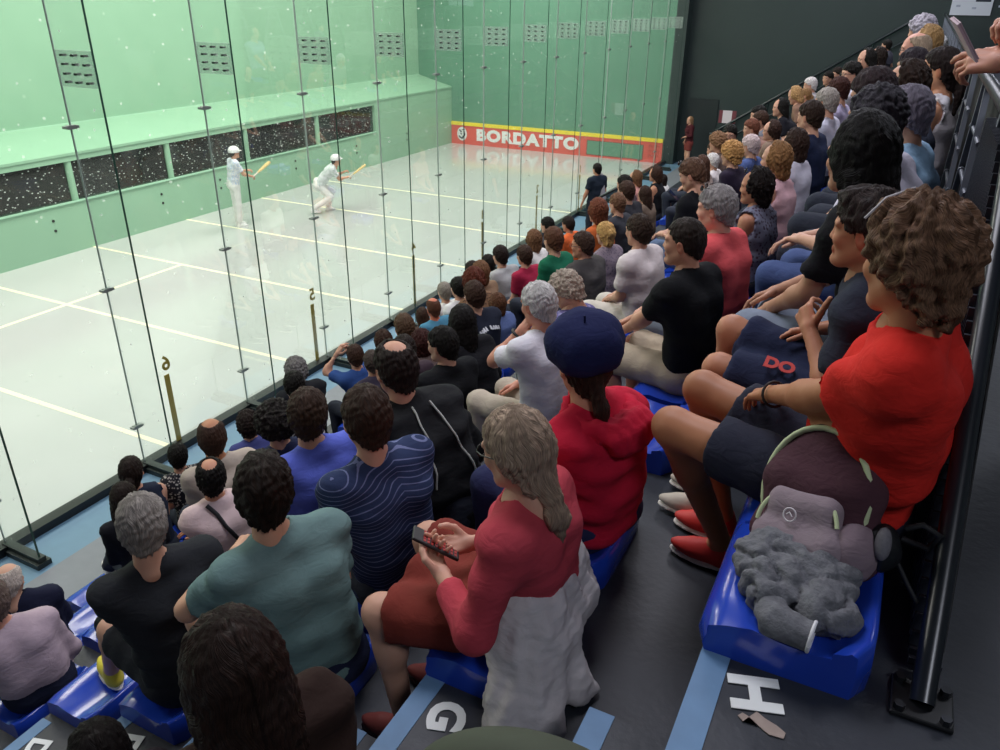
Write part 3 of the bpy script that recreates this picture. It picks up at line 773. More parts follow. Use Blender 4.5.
def person(org, yaw, P, Hd, s, *, head_yaw=0., head_pitch=0., head_roll=0., q='mid', vx=.02, hair='short', hairc='2B2320', skin='C79A82', shirt='555555', shirtkind='plain', shirt2=None,
           sleeve=.5, trousers='30343F', leglen=1.0, skirt=False, knees=None, ankles=None, wrists=None, hints=None, hand=('relaxed', 'relaxed'), palm=(None, None), shoe='3A3A3C', sole='D8D4CC', sex='m', heavy=1.0,
           collar=None, jacket=False, twist=0., label='', group=None, name='person', slouch=.035, hood=False, bare=False, seed=0., shoes=True, hem=-.0, hair_scale=1.0, neckcut=None):
    """one seated or standing figure in its own frame (x forward, y left); P hip centre, Hd head centre"""
    P = A3(*P); Hd = A3(*Hd)
    Rh = rotz(math.radians(head_yaw)) @ roty(math.radians(head_pitch)) @ rotx(math.radians(head_roll))
    up = (Hd - P); upn = up / np.linalg.norm(up)
    nb = Hd + s * (-.025 * rotz(math.radians(head_yaw * .3))[:, 0] - .150 * (0.55 * ZT + .45 * upn))
    tor = nb - P
    Lt = rotz(math.radians(twist))[:, 1]
    Lm = rotz(math.radians(twist * .5))[:, 1]
    Fw = rotz(math.radians(twist))[:, 0]
    waist = P + tor * .34 - A3(slouch, 0, 0) * s; chest = P + tor * .70 - A3(slouch * .8, 0, 0) * s
    sw = (.178 if sex == 'm' else .158) * s; wd = (1.0 if sex == 'm' else .93) * s * heavy; hipw = (.082 if sex == 'm' else .092) * s
    Sh = [nb + sg * Lt * sw - upn * .062 * s - Fw * .012 * s for sg in (1, -1)]
    l1, l2 = .285 * s, .245 * s
    arms = []
    for i, sg in enumerate((1, -1)):
        W = A3(*wrists[i]); hn = A3(*hints[i]) if hints is not None and hints[i] is not None else A3(-.45, sg * .55, -.75)
        E_, W = ik(Sh[i], W, l1, l2, hn); arms.append((Sh[i], E_, W))
    hips = [P + A3(.02 * s, sg * hipw, 0) for sg in (1, -1)]
    kn = [A3(*k) for k in knees]; an = [A3(*k) for k in ankles]
    def torso(f, e):                                # e = cloth thickness
        k = .05
        for sg in (1, -1):
            a = P + sg * hipw * .75 * A3(0, 1, 0); b = waist + sg * .060 * wd * Lm; c = chest + sg * .078 * wd * Lt
            f.cone(a, b, .112 * wd + e, .098 * wd + e, k); f.cone(b, c, .098 * wd + e, .108 * wd + e, k)
            i = 0 if sg == 1 else 1
            f.cone(c, Sh[i] - upn * .005, .098 * wd + e, .060 * s + e, k); f.cone(nb - upn * .02 * s, Sh[i], .055 * s + e, .058 * s + e, k)
        if sex == 'f':
            for sg in (1, -1): f.ell(chest + sg * .07 * wd * Lt + Fw * .085 * s - upn * .01, (.062 * s + e,) * 3, .05)
        if heavy > 1.05: f.ell(waist + Fw * .06 * s, (.13 * s * heavy, .15 * s * heavy, .14 * s), .06)
    # ---- skin: one mesh of trunk, neck, arms and legs with the head and hands grown on
    f = Field(); torso(f, -.010)
    f.cone(nb - upn * .03 * s, Hd + Rh @ A3(-.030, 0, -.085) * s, .062 * s, .052 * s, .04)
    for S_, E_, W in arms:
        f.cone(S_, E_, .052 * s, .041 * s, .025); f.cone(E_, W, .043 * s, .027 * s, .02); f.ell(E_ + (W - E_) * .25, (.042 * s,) * 3, .03)
    for h_, k_, a_ in zip(hips, kn, an):
        f.cone(h_, k_, .086 * s, .059 * s, .03); f.cone(k_, a_, .057 * s, .037 * s, .03); f.ell(k_ + (a_ - k_) * .28 - A3(.018, 0, 0) * s, (.056 * s, .052 * s, .085 * s), .03)
        f.cone(a_, a_ + A3(.10 * s, 0, -.055 * s), .036 * s, .028 * s, .02)
    V, Q = f.build(max(vx * 1.15, .0155)); V = relax(V, Q, 1, .4)
    T = np.ones((len(V), 4), dtype=np.float32)
    parts = [(V, Q, T)]
    hv, hq, ht = HEADS[q]
    parts.append((hv @ Rh.T * s + Hd, hq, ht))
    for i, (S_, E_, W) in enumerate(arms):
        sg = (1, -1)[i]
        gv, gq = get_hand(hand[i], q)
        x = (W - E_) / np.linalg.norm(W - E_)
        pn = A3(*palm[i]) if palm[i] is not None else A3(.1, -sg * .35, -.9)
        z = -pn; z = z - x * (z @ x); z /= np.linalg.norm(z); y = np.cross(z, x)
        g = gv.copy()
        if sg == 1: g[:, 1] *= -1; gq = gq[:, ::-1]
        parts.append(((g * s * .98) @ np.stack([x, y, z]) + W, gq, np.ones((len(g), 4), dtype=np.float32)))
    off = 0; VV, QQ, TT = [], [], []
    for v, qd, t in parts: VV.append(v); QQ.append(qd + off); TT.append(t); off += len(v)
    me = mesh_np('body', np.concatenate(VV), np.concatenate(QQ), True, {'tint': np.concatenate(TT)})
    o = link(name, me, skinmat(skin)); o.location = org; o.rotation_euler = (0, 0, yaw)
    tag(o, label, 'person', group)
    # ---- shirt
    f = Field(); e = .020 if jacket else .011
    torso(f, e)
    if bare: pass
    fine = vx < .0145
    for i, (S_, E_, W) in enumerate(arms):
        if sleeve <= 0: continue
        if sleeve < .62:
            end = S_ + (E_ - S_) * (sleeve / .55 * .78)
            f.cone(S_, end, .058 * s + e, .054 * s + e * 1.2, .03, 'b')
        else:
            f.cone(S_, E_, .056 * s + e, .045 * s + e, .03)
            t = (sleeve - .62) / .38; end = E_ + (W - E_) * max(.15, t * .97)
            f.cone(E_, end, .045 * s + e, .034 * s + e, .02, 'b')
    if collar: f.cone(nb - upn * .01, nb + upn * .035 * s, .070 * s, .066 * s, .01, 'b')
    # neck opening
    f.cone(nb + upn * .030 * s + Fw * .02 * s, nb + upn * .20 * s + Fw * .03 * s, .060 * s, .09 * s, .006, None, 'sub')
    if sleeve <= 0:                                # sleeveless: open arm holes
        for i, sg in enumerate((1, -1)): f.ell(Sh[i] + sg * Lt * .03 * s - upn * .01, (.075 * s, .060 * s, .085 * s), .01, None, 'sub')
    f.keep((0, 0, -1), -(P[2] - .085 * s + hem))
    V, Q = f.build(vx); nr = vnormals(V, Q)
    fold = wob(V * np.array([1, .55, 1.5]), 26, seed) * .0055 + wob(V * np.array([.8, .6, 2.2]), 14, seed + 2) * .006
    V = V + nr * (fold * (1.0 if not jacket else 1.6) * (1.35 if vx < .015 else 1.0))[:, None]
    V_SH = V
    lat = (V - P) @ Lt
    ca = {'cloth': np.stack([lat, (V - P) @ upn + .28 * np.abs(lat) - .30 * ((V - P) @ Fw), (V - P) @ Fw], 1)} if shirtkind == 'stripe' else None
    link('jacket' if jacket else 'shirt', mesh_np('shirt', V, Q, True, ca), fabric(shirt, shirtkind, shirt2), o)
    # ---- trousers, shorts or skirt
    if leglen > 0:
        f = Field(); e = .012
        for sg in (1, -1): f.cone(P + A3(-.02 * s, sg * hipw * .8, .0), P + A3(-.02 * s, sg * hipw * .6, .07 * s), .112 * wd + .006, .095 * wd + .006, .05)
        for h_, k_, a_ in zip(hips, kn, an):
            if leglen <= .5:
                end = h_ + (k_ - h_) * (leglen / .5); f.cone(h_, end, .090 * s + e, .074 * s + e * 1.6, .04, 'b')
            else:
                f.cone(h_, k_, .090 * s + e, .064 * s + e, .04); t = (leglen - .5) / .5; end = k_ + (a_ - k_) * t * .96
                f.cone(k_, end, .064 * s + e, .052 * s + e, .03, 'b')
        if skirt:
            m0 = (hips[0] + hips[1]) / 2; m1 = m0 + ((kn[0] + kn[1]) / 2 - m0) * (leglen / .5); f.cone(m0, m1, .095 * s, .085 * s, .05, 'b')
        V, Q = f.build(vx * 1.12); nr = vnormals(V, Q)
        V = V + nr * (wob(V * np.array([1.4, .7, 1.2]), 24, seed + 5) * .005)[:, None]
        link('skirt' if skirt else ('shorts' if leglen <= .5 else 'trousers'), mesh_np('legwear', V, Q), fabric(trousers), o)
    if hood:
        f = Field(); c0 = nb - Fw * .035 * s + upn * .012 * s; ring = []
        for k in range(14):
            t = 2 * math.pi * k / 14; ring.append(c0 + Fw * (.105 * s * math.cos(t)) + Lt * (.125 * s * math.sin(t)) + upn * (.012 - .030 * math.cos(t)) * s * -1)
        for k in range(14):
            b0 = -math.cos(2 * math.pi * k / 14); f.cone(ring[k], ring[(k + 1) % 14], (.030 + .016 * b0) * s, (.030 + .016 * b0) * s, .02)
        f.ell(c0 - Fw * .13 * s - upn * .045 * s, (.050 * s, .120 * s, .075 * s), .04)
        V, Q = f.build(vx); V = V + vnormals(V, Q) * (wob(V * np.array([1, 1.5, 1]), 60, 3.) * .008)[:, None]
        link('hood', mesh_np('hood', V, Q), fabric(shirt), o)
    # ---- hair and shoes
    ho = None
    if hair:
        ho = link('hair', get_hair(hair), hairmat(hairc), o)
        mm = Matrix.Identity(4)
        for i in range(3):
            for j in range(3): mm[i][j] = Rh[i, j] * s * hair_scale
            mm[i][3] = Hd[i]
        ho.matrix_basis = mm
    if shoes:
        for a_ in an:
            so = link('shoe', SHOE, mat('shoe_upper', shoe, 0.6), o, tuple(a_)); so.scale = (s, s, s)
            link('sole', SOLE, mat('shoe_sole', sole, 0.7), so)
    return o, dict(Rh=Rh, Hd=Hd, s=s, nb=nb, chest=chest, waist=waist, arms=arms, upn=upn, Fw=Fw, Lt=Lt, P=P, kn=kn, an=an, cloth=V_SH)
def on_head(o, info, mb, name, m, post=None):
    c = mb.obj(name, m, o); mm = Matrix.Identity(4)
    for i in range(3):
        for j in range(3): mm[i][j] = info['Rh'][i, j] * info['s']
        mm[i][3] = info['Hd'][i]
    c.matrix_basis = mm @ post if post is not None else mm
    return c
def glasses(o, info, top=False, col='1A1A1C', dark=False):
    g = MB(); dz = .0; 
    def P_(x, y, z): return (x, y, z) if not top else (x * .45 + .01, y * 1.12, z * .8 + .125 - x * .05)
    for s_ in (1, -1):
        g.tube([P_(.100 if not top else .125, s_ * (.033 + .022 * math.cos(t)), .008 + .018 * math.sin(t)) for t in [k * math.pi / 6 for k in range(13)]], .0022, 6)
        g.tube([P_(.098, s_ * .056, .012), P_(.06, s_ * .079, .014), P_(-.02, s_ * .086, .010)], .0022, 6)
    g.tube([P_(.101, -.012, .012), P_(.104, 0, .014), P_(.101, .012, .012)], .0022, 6)
    c = on_head(o, info, g, 'glasses', mat('glasses_frame', col, 0.3))
    if dark or top:
        l = MB()
        for s_ in (1, -1): l.add([P_(.101 if not top else .127, s_ * (.033 + .021 * math.cos(k * math.pi / 5)), .008 + .017 * math.sin(k * math.pi / 5)) for k in range(10)], [tuple(range(10))])
        on_head(o, info, l, 'lens', mat('dark_lens', '15161A', 0.1))
    return c

# ------------------------------------------------------------------ blue moulded seats
def seat_mesh():
    W_ = .225
    prof = [(.004, -.06), (-.018, -.02), (-.030, .022), (-.024, .056), (-.004, .082), (.030, .096), (.085, .096), (.145, .086), (.20, .082), (.245, .088), (.275, .102), (.296, .120), (.308, .127), (.320, .121), (.325, .05), (.322, -.005)]
    ny = 11; vs = []; fs = []
    for j in range(ny):
        t = -1 + 2 * j / (ny - 1); y = W_ * t
        for i, (x, z) in enumerate(prof):
            side = max(0, abs(t) - .72) / .28
            zz = z + (.012 * side if 6 <= i <= 10 else 0) - (.010 * (1 - t * t) if 6 <= i <= 9 else 0)
            xx = x
            if j in (0, ny - 1): zz = zz - .010 if 2 < i < 14 else zz
            if i >= 10: xx = x - .03 * side * side
            if i <= 3: xx = x + .02 * side * side
            vs.append((xx, y, zz))
    n = len(prof)
    for j in range(ny - 1):
        for i in range(n - 1): fs.append((j * n + i, (j + 1) * n + i, (j + 1) * n + i + 1, j * n + i + 1))
    m = MB(); m.add(vs, fs, True)
    for j, rev in ((0, False), (ny - 1, True)):
        ring = [j * n + i for i in range(n)]
        m.add([vs[i] for i in ring], [tuple(range(n)) if not rev else tuple(reversed(range(n)))])
    return m.mesh('seat_shell')
SEATM = seat_mesh()
M_SEAT = mat('blue_plastic', '1F41B0', 0.22, noise=0.05, coat=0.3)
slot_m = MB().box((.05, -.20, .089), (.054, .20, .0895)).mesh('seat_groove')
def seat(row, y, label, group=None):
    o = link('stadium_seat', SEATM, M_SEAT, None, (nosx(row) + .004, y, rowz(row))); tag(o, label, 'seat', group); return o
USED = {}
def occupied(row, y, who):
    USED.setdefault(row, []).append(y)
    return seat(row, y, ' '.join(('blue seat under the ' + who).split()[:16]), 'occupied blue seats in the stand')

# ------------------------------------------------------------------ the spectators
ALL = []
def spectator(px, py, row, label, hair='short', hairc='2B2320', shirt='4A4A4E', *, y=None, ho=.12, dy=0., pose='lap', look=None, byaw=None, px_in=.20, seated=True, pitch=6, chair=True, shiftz=.028, knees=None, ankles=None, wrists=None, sgl=None, smax=1.14, smin=.74, ww=None, wk=None, wa=None, seatlabel=None, base=None, **kw):
    Hw = at_x(px, py, nosx(row) + ho) if y is None else at_y(px, py, y)
    dist = np.linalg.norm(Hw - CAMP)
    fl = rowz(row - 1) if row > 0 else 0.0
    org = A3(nosx(row) + px_in, Hw[1] + dy, rowz(row) + SEAT_T - .012)
    if base is not None: org = A3(*base[:3]); fl = base[3]
    tgt = math.degrees(math.atan2(14.0 - Hw[1], -12.5 - Hw[0]))          # towards the players
    rel = (tgt - 180 + 180) % 360 - 180
    b = max(-32, min(22, rel * .38)) if byaw is None else byaw
    yaw = math.radians(180 + b)
    R_ = rotz(yaw)
    s0 = 1.0
    Hl = R_.T @ (Hw - org)
    for _ in range(3):
        Hd = Hl - A3(0, 0, shiftz * s0); s0 = max(smin, min(smax, np.linalg.norm(Hd - A3(0, 0, .095 * s0)) / .70))
    s = s0
    hy = max(-58, min(50, (rel - b) * .85)) if look is None else look
    P = A3(0, 0, .095 * s)
    drop = org[2] - fl
    if knees is None: knees = [(.42 * s, .12 * s, .075), (.42 * s, -.13 * s, .075)]
    if ankles is None: ankles = [(.385 * s, .115 * s, -drop + .092 * s), (.37 * s, -.12 * s, -drop + .092 * s)]
    if wrists is None:
        if pose == 'lap': wrists = [(.25 * s, .055, .185), (.27 * s, -.065, .185)]
        elif pose == 'knees': wrists = [(.37 * s, .13, .17), (.37 * s, -.14, .17)]
        elif pose == 'fold': wrists = [(.21 * s, -.075, .27), (.19 * s, .085, .31)]
        elif pose == 'phone': wrists = [(.28 * s, .065, .27), (.28 * s, -.055, .27)]
        elif pose == 'chin': wrists = [tuple(Hd + rotz(math.radians(hy)) @ A3(.085, .045, -.165) * s), (.27 * s, -.065, .18)]
        elif pose == 'chinR': wrists = [(.25 * s, .055, .185), tuple(Hd + rotz(math.radians(hy)) @ A3(.085, -.045, -.165) * s)]
        elif pose == 'lean': wrists = [(.38 * s, .03, .20), (.38 * s, -.05, .20)]
        elif pose == 'up': wrists = [tuple(Hd + A3(.16, .12, .02) * s), tuple(Hd + A3(.16, -.02, .02) * s)]
    L_ = lambda pts, dflt: [tuple(R_.T @ (A3(*p) - org)) if p is not None else d for p, d in zip(pts, dflt)]
    if ww: wrists = L_(ww, wrists)
    if wk: knees = L_(wk, knees)
    if wa: ankles = L_(wa, ankles)
    if 'hints' not in kw:
        kw['hints'] = {'up': [(.2, .5, -.8), (.2, -.5, -.8)], 'chin': [(.6, .35, -.8), None], 'chinR': [None, (.6, -.35, -.8)]}.get(pose)
    q = 'fine' if dist < 4.6 else ('mid' if dist < 9 else 'far')
    vx = max(.0125, min(.031, dist * .0042))
    o, info = person(tuple(org), yaw, P, Hd, s, head_yaw=hy, head_pitch=pitch, q=q, vx=vx, hair=hair, hairc=hairc, shirt=shirt, knees=knees, ankles=ankles, wrists=wrists, label=label, seed=px * .37 + py * .11, **kw)
    if chair and seated: occupied(row, float(org[1]), label)
    if sgl: glasses(o, info, top=(sgl == 'top'), dark=(sgl != 'clear'))
    ALL.append((label, row, float(Hw[0]), float(Hw[1]), float(Hw[2] - rowz(row)), s, dist))
    return o, info
A_, B_, C_, D_, E_R, F_, G_, H_ = range(8)
BLK, DKB, BRN, LBR, GRY, WHT, BLD, RED = '16130F', '241A15', '3B281E', '6B4B33', '8D8781', 'CFCAC6', 'B08A58', '4A261C'
SK1, SK2, SK3 = 'D3A58C', 'C08C70', 'A06E52'
GA = 'spectators in the stand'
def S(*a, **k): return spectator(*a, **k)
# ---- row A, at the glass
S(131, 469, A_, 'person in a navy sleeveless top seated at the glass', 'pony', DKB, '232A3A', sleeve=0, sex='f')
S(178, 454, A_, 'person in a black and white flecked blouse seated at the glass', 'short', BLK, '24242A', shirtkind='print', shirt2='A9A49E', sex='f')
S(296, 369, A_, 'person in a black jacket seated at the glass below the gold stripe marked 5', 'curly', '6F6C69', '1B1D22', sleeve=1, jacket=True)
S(444, 290, A_, 'person in a white shirt seated at the glass beside the teal shirt', 'short', '8A8378', 'DEDCD6')
S(458, 286, B_, 'person in a white shirt seated in front of the printed navy t-shirt', 'short', BLK, 'D9D8D6', ho=.14)
S(422, 314, A_, 'person in a brown top seated at the glass beside the teal shirt', 'long', BRN, '4B3B34', sex='f')
S(472, 269, A_, 'person in a charcoal top at the glass, half hidden behind the brown floral blouse', 'short', DKB, '3C3C44')
S(488, 262, A_, 'person in a dusty blue top seated at the glass beside the light grey t-shirt', 'short', BLK, '4E6A86')
S(547, 224, A_, 'person in a dark grey top seated at the glass near the orange top', 'short', BLK, '3B3B40')
# ---- row B
S(124, 495, B_, 'person in black clothes with one white sneaker raised on the seat in front', 'long', DKB, '191A20', sleeve=1, sex='f', shoe='DDD9D2', wa=[(-5.10, 3.10, .62), None])
S(248, 422, B_, 'person in a blue-violet blouse in front of the violet blue shirt', 'curly', DKB, '4A4F86', sex='f')
S(294, 383, B_, 'person in a shirt with slanted black and white stripes', 'short', BLK, '2B2A30', shirtkind='bold', shirt2='C9C4C0', sex='f', sleeve=.8)
S(355, 354, B_, 'person in a deep blue top raising both bare forearms', 'short', BRN, '2F4C86', pose='up')
S(383, 339, B_, 'person in a warm grey top beyond the raised bare forearms', 'bob', BRN, '6A6560', sex='f')
S(433, 306, B_, 'person in a teal blue shirt seated near the glass', 'bald', '5A3A2A', '4E86A0', skin='C87458')
S(480, 270, B_, 'person in a beige top beside the brown floral blouse', 'bob', LBR, '8A7058', sex='f')
S(500, 254, B_, 'person in a light grey t-shirt near the glass', 'short', DKB, 'A8A7A6', ho=.05)
S(533, 238, B_, 'person in a white top beside the green top', 'bob', LBR, 'E2DED8', sex='f')
S(568, 223, B_, 'person in a bright orange top', 'short', DKB, 'E06A38', skin=SK2)
S(635, 177, B_, 'person in a pale pink top beyond the standing person', 'bob', LBR, 'D89A92', sex='f')
# ---- row C
S(212, 434, C_, 'person in a beige grey collared shirt', 'bald', BRN, 'B3A698', skin='B07A58', collar=True, heavy=1.06)
S(372, 360, C_, 'person in a dark purple top beside the raised bare forearms', 'short', '4A4039', '3A3442')
S(404, 325, C_, 'person in a sand-coloured top behind the teal shirt', 'short', '55402F', '9A8878')
S(473, 279, C_, 'person in a brown floral blouse', 'wavybob', '5A2A1C', '7A5A42', shirtkind='print', shirt2='3A2A22', sex='f')
S(524, 254, C_, 'person in a crimson polo shirt', 'short', BRN, '9C2340', collar=True)
S(624, 183, C_, 'person in a dark plum top beyond the standing person with a grey jacket', 'short', BLK, '4A3A3E')
S(655, 173, C_, 'person in a black sleeveless vest near the thin railing post', 'bob', BRN, '1A1A1E', sleeve=0, sex='f', skin=SK2)
S(662, 179, C_, 'person in a white shirt beyond the black sleeveless vest', 'bob', DKB, 'DAD6D2', y=14.1, sex='f')
# ---- row D
PINK = S(211, 474, D_, 'person in a pale pink shirt with a black strap across the back', 'crown', BLK, 'D9C0BC', skin='C08A6C', collar=True, pose='fold', heavy=1.05)
S(276, 419, D_, 'person in a navy top between the pale pink and violet blue shirts', 'afro', '1E1915', '2A3050', sex='f', hair_scale=.94)
S(404, 348, D_, 'person in a dark plum top in front of the black jacket with piping', 'short', DKB, '3A2C34', y=4.36)
S(421, 340, D_, 'person in a brown sleeveless top beside the black t-shirt near the glass', 'wavybob', '3A1C18', '5A4A46', sex='f', sleeve=0, y=4.86)
NAVY = S(474, 293, D_, 'person in a navy t-shirt with white print across the back', 'short', BRN, '1E2230')
S(497, 302, D_, 'child in a slate blue top beside the printed navy t-shirt', 'bob', '5A3A26', '5A6A96', sex='f')
S(553, 238, D_, 'person in a green top with bare neck and arms', 'short', '5A3A28', '1E6A4C', sex='f')
S(597, 209, D_, 'person in a rust orange top beside the charcoal t-shirt', 'bob', '6A3A26', 'C0602F', sex='f')
S(617, 202, D_, 'person in a dark grey t-shirt beside the rust orange top', 'short', '6A4C38', '35363C')
S(626, 190, D_, 'person in a black-grey top just beyond the dark grey t-shirt', 'short', BRN, '26262B', y=9.75)
S(644, 193, D_, 'person in a taupe top near the thin railing post', 'long', '33221A', '6A5A4E', sex='f')
S(714, 149, D_, 'person in a brown top partly hidden behind the white shirt near the far aisle', 'short', BRN, '6A5A50', y=13.2)
# ---- row E
S(142, 520, E_R, 'person in a charcoal t-shirt resting one yellow sneaker on the seat in front', 'short', '8C857E', '26282C', y=1.57, look=-24, pitch=12, px_in=.18, heavy=1.05, trousers='23252B', leglen=.42, shoe='D9C93A', sole='E8E4DA',
  knees=[(.42, .16, .10), (.43, -.17, .08)], wrists=[(.40, .10, .20), (.40, -.14, .18)], wa=[(-2.93, 1.66, 1.87), None])
S(308, 410, E_R, 'person in a violet blue shirt', 'short', '3A2A20', '5B68C4', collar=True, sleeve=.9, look=-38)
S(442, 342, E_R, 'person in a black t-shirt in front of the white polo shirt', 'short', '15120F', '141518', look=12, ho=.15)
S(462, 319, E_R, 'person in a black jacket behind the printed navy t-shirt', 'long', '14100E', '17171B', ho=.04, sleeve=1, sex='f', look=-30)
S(582, 243, E_R, 'person with glasses in a dark grey jacket', 'receding', '3E2C22', '4A4644', sleeve=1, jacket=True, look=14, sgl='clear', skin=SK2)
S(605, 232, E_R, 'person in a mauve lace top', 'bun', 'C29A5E', '8E7F88', sex='f', shirtkind='print', shirt2='6C6270')
S(701, 163, E_R, 'person in a taupe blouse beyond the one looking at a phone', 'long', '4A3226', '8A7A72', sex='f')
S(712, 160, E_R, 'person in a white shirt in front of the dark purple top', 'short', WHT, 'DAD2D0', y=10.8)
S(717, 141, E_R, 'person in a brown blouse beside the glasses wearer turned to the camera', 'curly', '7A5A40', '6A5A54', y=11.35)
S(730, 133, E_R, 'person with glasses in a slate shirt turned towards the camera', 'short', BLK, '3A4252', look=95, sgl='clear')
# ---- row F
S(264, 487, F_, 'person in a sage green t-shirt leaning on one hand', 'quiff', '251B14', '6E8A88', y=1.50, ho=-.02, look=-30, pitch=10, px_in=.22, pose='chin', trousers='232A44', leglen=.40, shoe='B9A79A', skin='CFA184',
  knees=[(.42, .21, .13), (.42, -.14, .08)], wrists=[(.31, .10, .42), (.30, -.08, .18)], hints=[(.5, .6, -.7), None], hand=('half', 'relaxed'), sleeve=.5)
S(366, 413, F_, 'person in a navy t-shirt with thin white stripes', 'short', '3A2A20', '2C3858', y=2.0, look=-20, shirtkind='stripe', shirt2='6A7296', pitch=8)
PIPE = S(395, 364, F_, 'person in a black jacket with pale piping', 'crown', '2A211C', '1A1B1D', y=2.46, look=-12, sleeve=1, jacket=True, skin='C8967C', pitch=12, heavy=1.08)
POLO = S(538, 301, F_, 'person in a white polo shirt resting chin on hand', 'short', 'C4C0BC', 'D9D6DC', y=3.45, look=-4, pitch=10, pose='chin', collar=True, trousers='B5A998', skin='C98F78', sleeve=.5)
S(566, 287, F_, 'person in a violet lace top bending forward', 'curly', 'A89A8A', '5F5A86', y=3.98, look=20, pitch=28, sex='f', sleeve=.35, shirtkind='print', shirt2='8C88AE', ho=.0)
S(638, 228, F_, 'person in a white shirt with rolled sleeves beside two empty blue seats', 'short', '35281F', 'D8CDCB', y=5.15, look=-14, sleeve=.55, trousers='C9C2B6', collar=True, heavy=1.04)
S(692, 172, F_, 'person in a black t-shirt looking at a phone, glasses pushed up', 'short', '5A4030', '17181C', y=6.7, look=12, pitch=22, pose='phone', sgl='top', trousers='5A6A86', sex='f')
S(731, 152, F_, 'person in a dark purple top with long sleeves', 'curly', 'B98A54', '2E2536', y=8.2, sex='f', sleeve=.8)
S(750, 144, F_, 'person in a blue collared shirt beyond the dark purple top', 'short', 'C8B4B2', '4A5A8A', y=8.95, collar=True)
S(771, 129, F_, 'person in a tan top beyond the blue collared shirt', 'bob', '3A2820', '7A6658', y=10.2, look=20)
S(760, 119, F_, 'person in a grey top beyond the tan top', 'short', BRN, '6A6A72', y=11.5, look=20)
S(751, 127, F_, 'person in a rose brown top beside the grey top near the handrail', 'short', '6A4030', '8A6A5E', y=11.0, look=25)
S(780, 106, F_, 'person in black by the far handrail', 'long', BLK, '1C1C22', y=12.7, sex='f', look=20)
S(758, 114, F_, 'person in a dark brown top low by the far handrail', 'short', BLK, '5A4A44', y=13.2, look=30)
S(795, 94, F_, 'person in a rosy brown top bowing the head near the handrail', 'bob', 'B08A5C', '8A6A5A', y=14.2, sex='f', pitch=25)
S(805, 94, F_, 'person in a peach top near the handrail', 'pony', '8A6844', 'B98468', y=15.0, sex='f')
S(810, 84, F_, 'person in a pale grey top beyond the peach top', 'short', 'CFC8C4', 'A8A2A4', y=15.8)
S(828, 77, F_, 'person in a black top facing sideways at the far end beyond the lilac t-shirt', 'short', BLK, '2A2A30', y=17.5, look=45)
S(837, 73, F_, 'person in a dark grey top at the far end beside the one facing sideways', 'short', DKB, '3A3A42', y=18.2, look=30)
# ---- row G
S(684, 238, G_, 'person in a black t-shirt and beige shorts beside an empty blue seat', 'buzz', '2A211C', '111215', y=3.42, look=14, pitch=4, trousers='B3A48E', leglen=.48, skin='C8977C', wrists=[(.36, .02, .19), (.40, -.10, .20)])
S(716, 205, G_, 'person in a salmon t-shirt with sunglasses pushed up on the head', 'short', '8C8684', 'D9575A', y=4.0, look=10, sgl='top', skin='D8A48E', pose='knees', trousers='9AA6B4', leglen=.48, heavy=1.06)
S(755, 184, G_, 'person in a grey patterned sleeveless top with sunglasses on the head', 'wavybob', '1A1310', '77788A', y=4.95, look=16, sex='f', sleeve=0, sgl='top', shirtkind='print', shirt2='4A3C4A', skin='B98468', trousers='25262C')
S(775, 157, G_, 'person in a pale pink sleeveless vest', 'bob', '8A643F', 'D2A8AE', y=5.65, sex='f', sleeve=0, look=8)
S(794, 142, G_, 'person in a white top between the pink vest and the navy shirt', 'bob', '33231C', 'C9C5D2', y=6.45, sex='f', sleeve=.5)
S(810, 114, G_, 'person in a navy shirt with long sleeves', 'short', '2E2018', '222A44', y=7.35, sleeve=.8, smax=1.2)
S(826, 100, G_, 'person in a white collared shirt beyond the navy shirt', 'short', '9A928A', 'C9C8D8', y=8.4, collar=True)
S(838, 88, G_, 'person in a lilac t-shirt', 'short', '3A1E18', 'B3AAC6', y=9.5)
S(851, 72, G_, 'person with glasses in a white t-shirt beyond the lilac t-shirt', 'short', BLK, 'CFCBD6', y=11.0, look=35, sgl='clear')
S(866, 58, G_, 'person in a dark maroon blouse near the far stairs', 'long', BLK, '3A2C30', y=13.0, sex='f', look=30)
S(877, 56, G_, 'child in a pale blue top near the far stairs', 'bob', DKB, '8A96B0', y=14.2, sex='f')
# ---- row H, along the guard rail
S(858, 150, H_, 'person in a black top and grey jeans beside the guard rail row end', 'long', '0E0B0A', '16151A', y=2.92, look=-16, sex='f', sleeve=.5, hair_scale=1.12, skin='B98A70', trousers='7B8494', wrists=[(.36, .06, .16), (.40, -.08, .18)])
S(875, 113, H_, 'person in a white t-shirt with blue trousers in the back row', 'curly', '37343A', 'CBC6D6', y=3.6, hair_scale=.9, look=-8, trousers='4A5A86', wrists=[(.34, .07, .26), (.38, -.04, .24)])
S(906, 110, H_, 'person in a light blue shirt in the back row', 'short', '6A6470', '8FB0CC', y=4.05, look=-5)
S(873, 91, H_, 'person in a slate purple top leaning forward in the back row', 'short', '2C2022', '5A5A6C', y=4.62, look=-6, pitch=18)
S(906, 82, H_, 'person in a slate blue top bending the head in the back row', 'bob', '2B1D16', '4A4E5E', y=5.2, look=16, pitch=16)
S(940, 66, H_, 'person in a white sleeveless top beside the guard rail', 'pony', '241A18', 'E2DCE0', y=5.9, look=6, sex='f', sleeve=0, ho=.3, px_in=.28, skin='C99474', wrists=[(.18, .10, .20), (.24, -.06, .2)])
S(912, 64, H_, 'person in a brown-grey top in the back row beyond the white sleeveless top', 'short', '2A2228', '5A4E4A', y=6.7)
S(915, 47, H_, 'person with glasses in a pale grey top in the back row', 'bald', 'A8927C', '8E8A90', y=7.9, look=12, sgl='clear', skin='D8A08C')
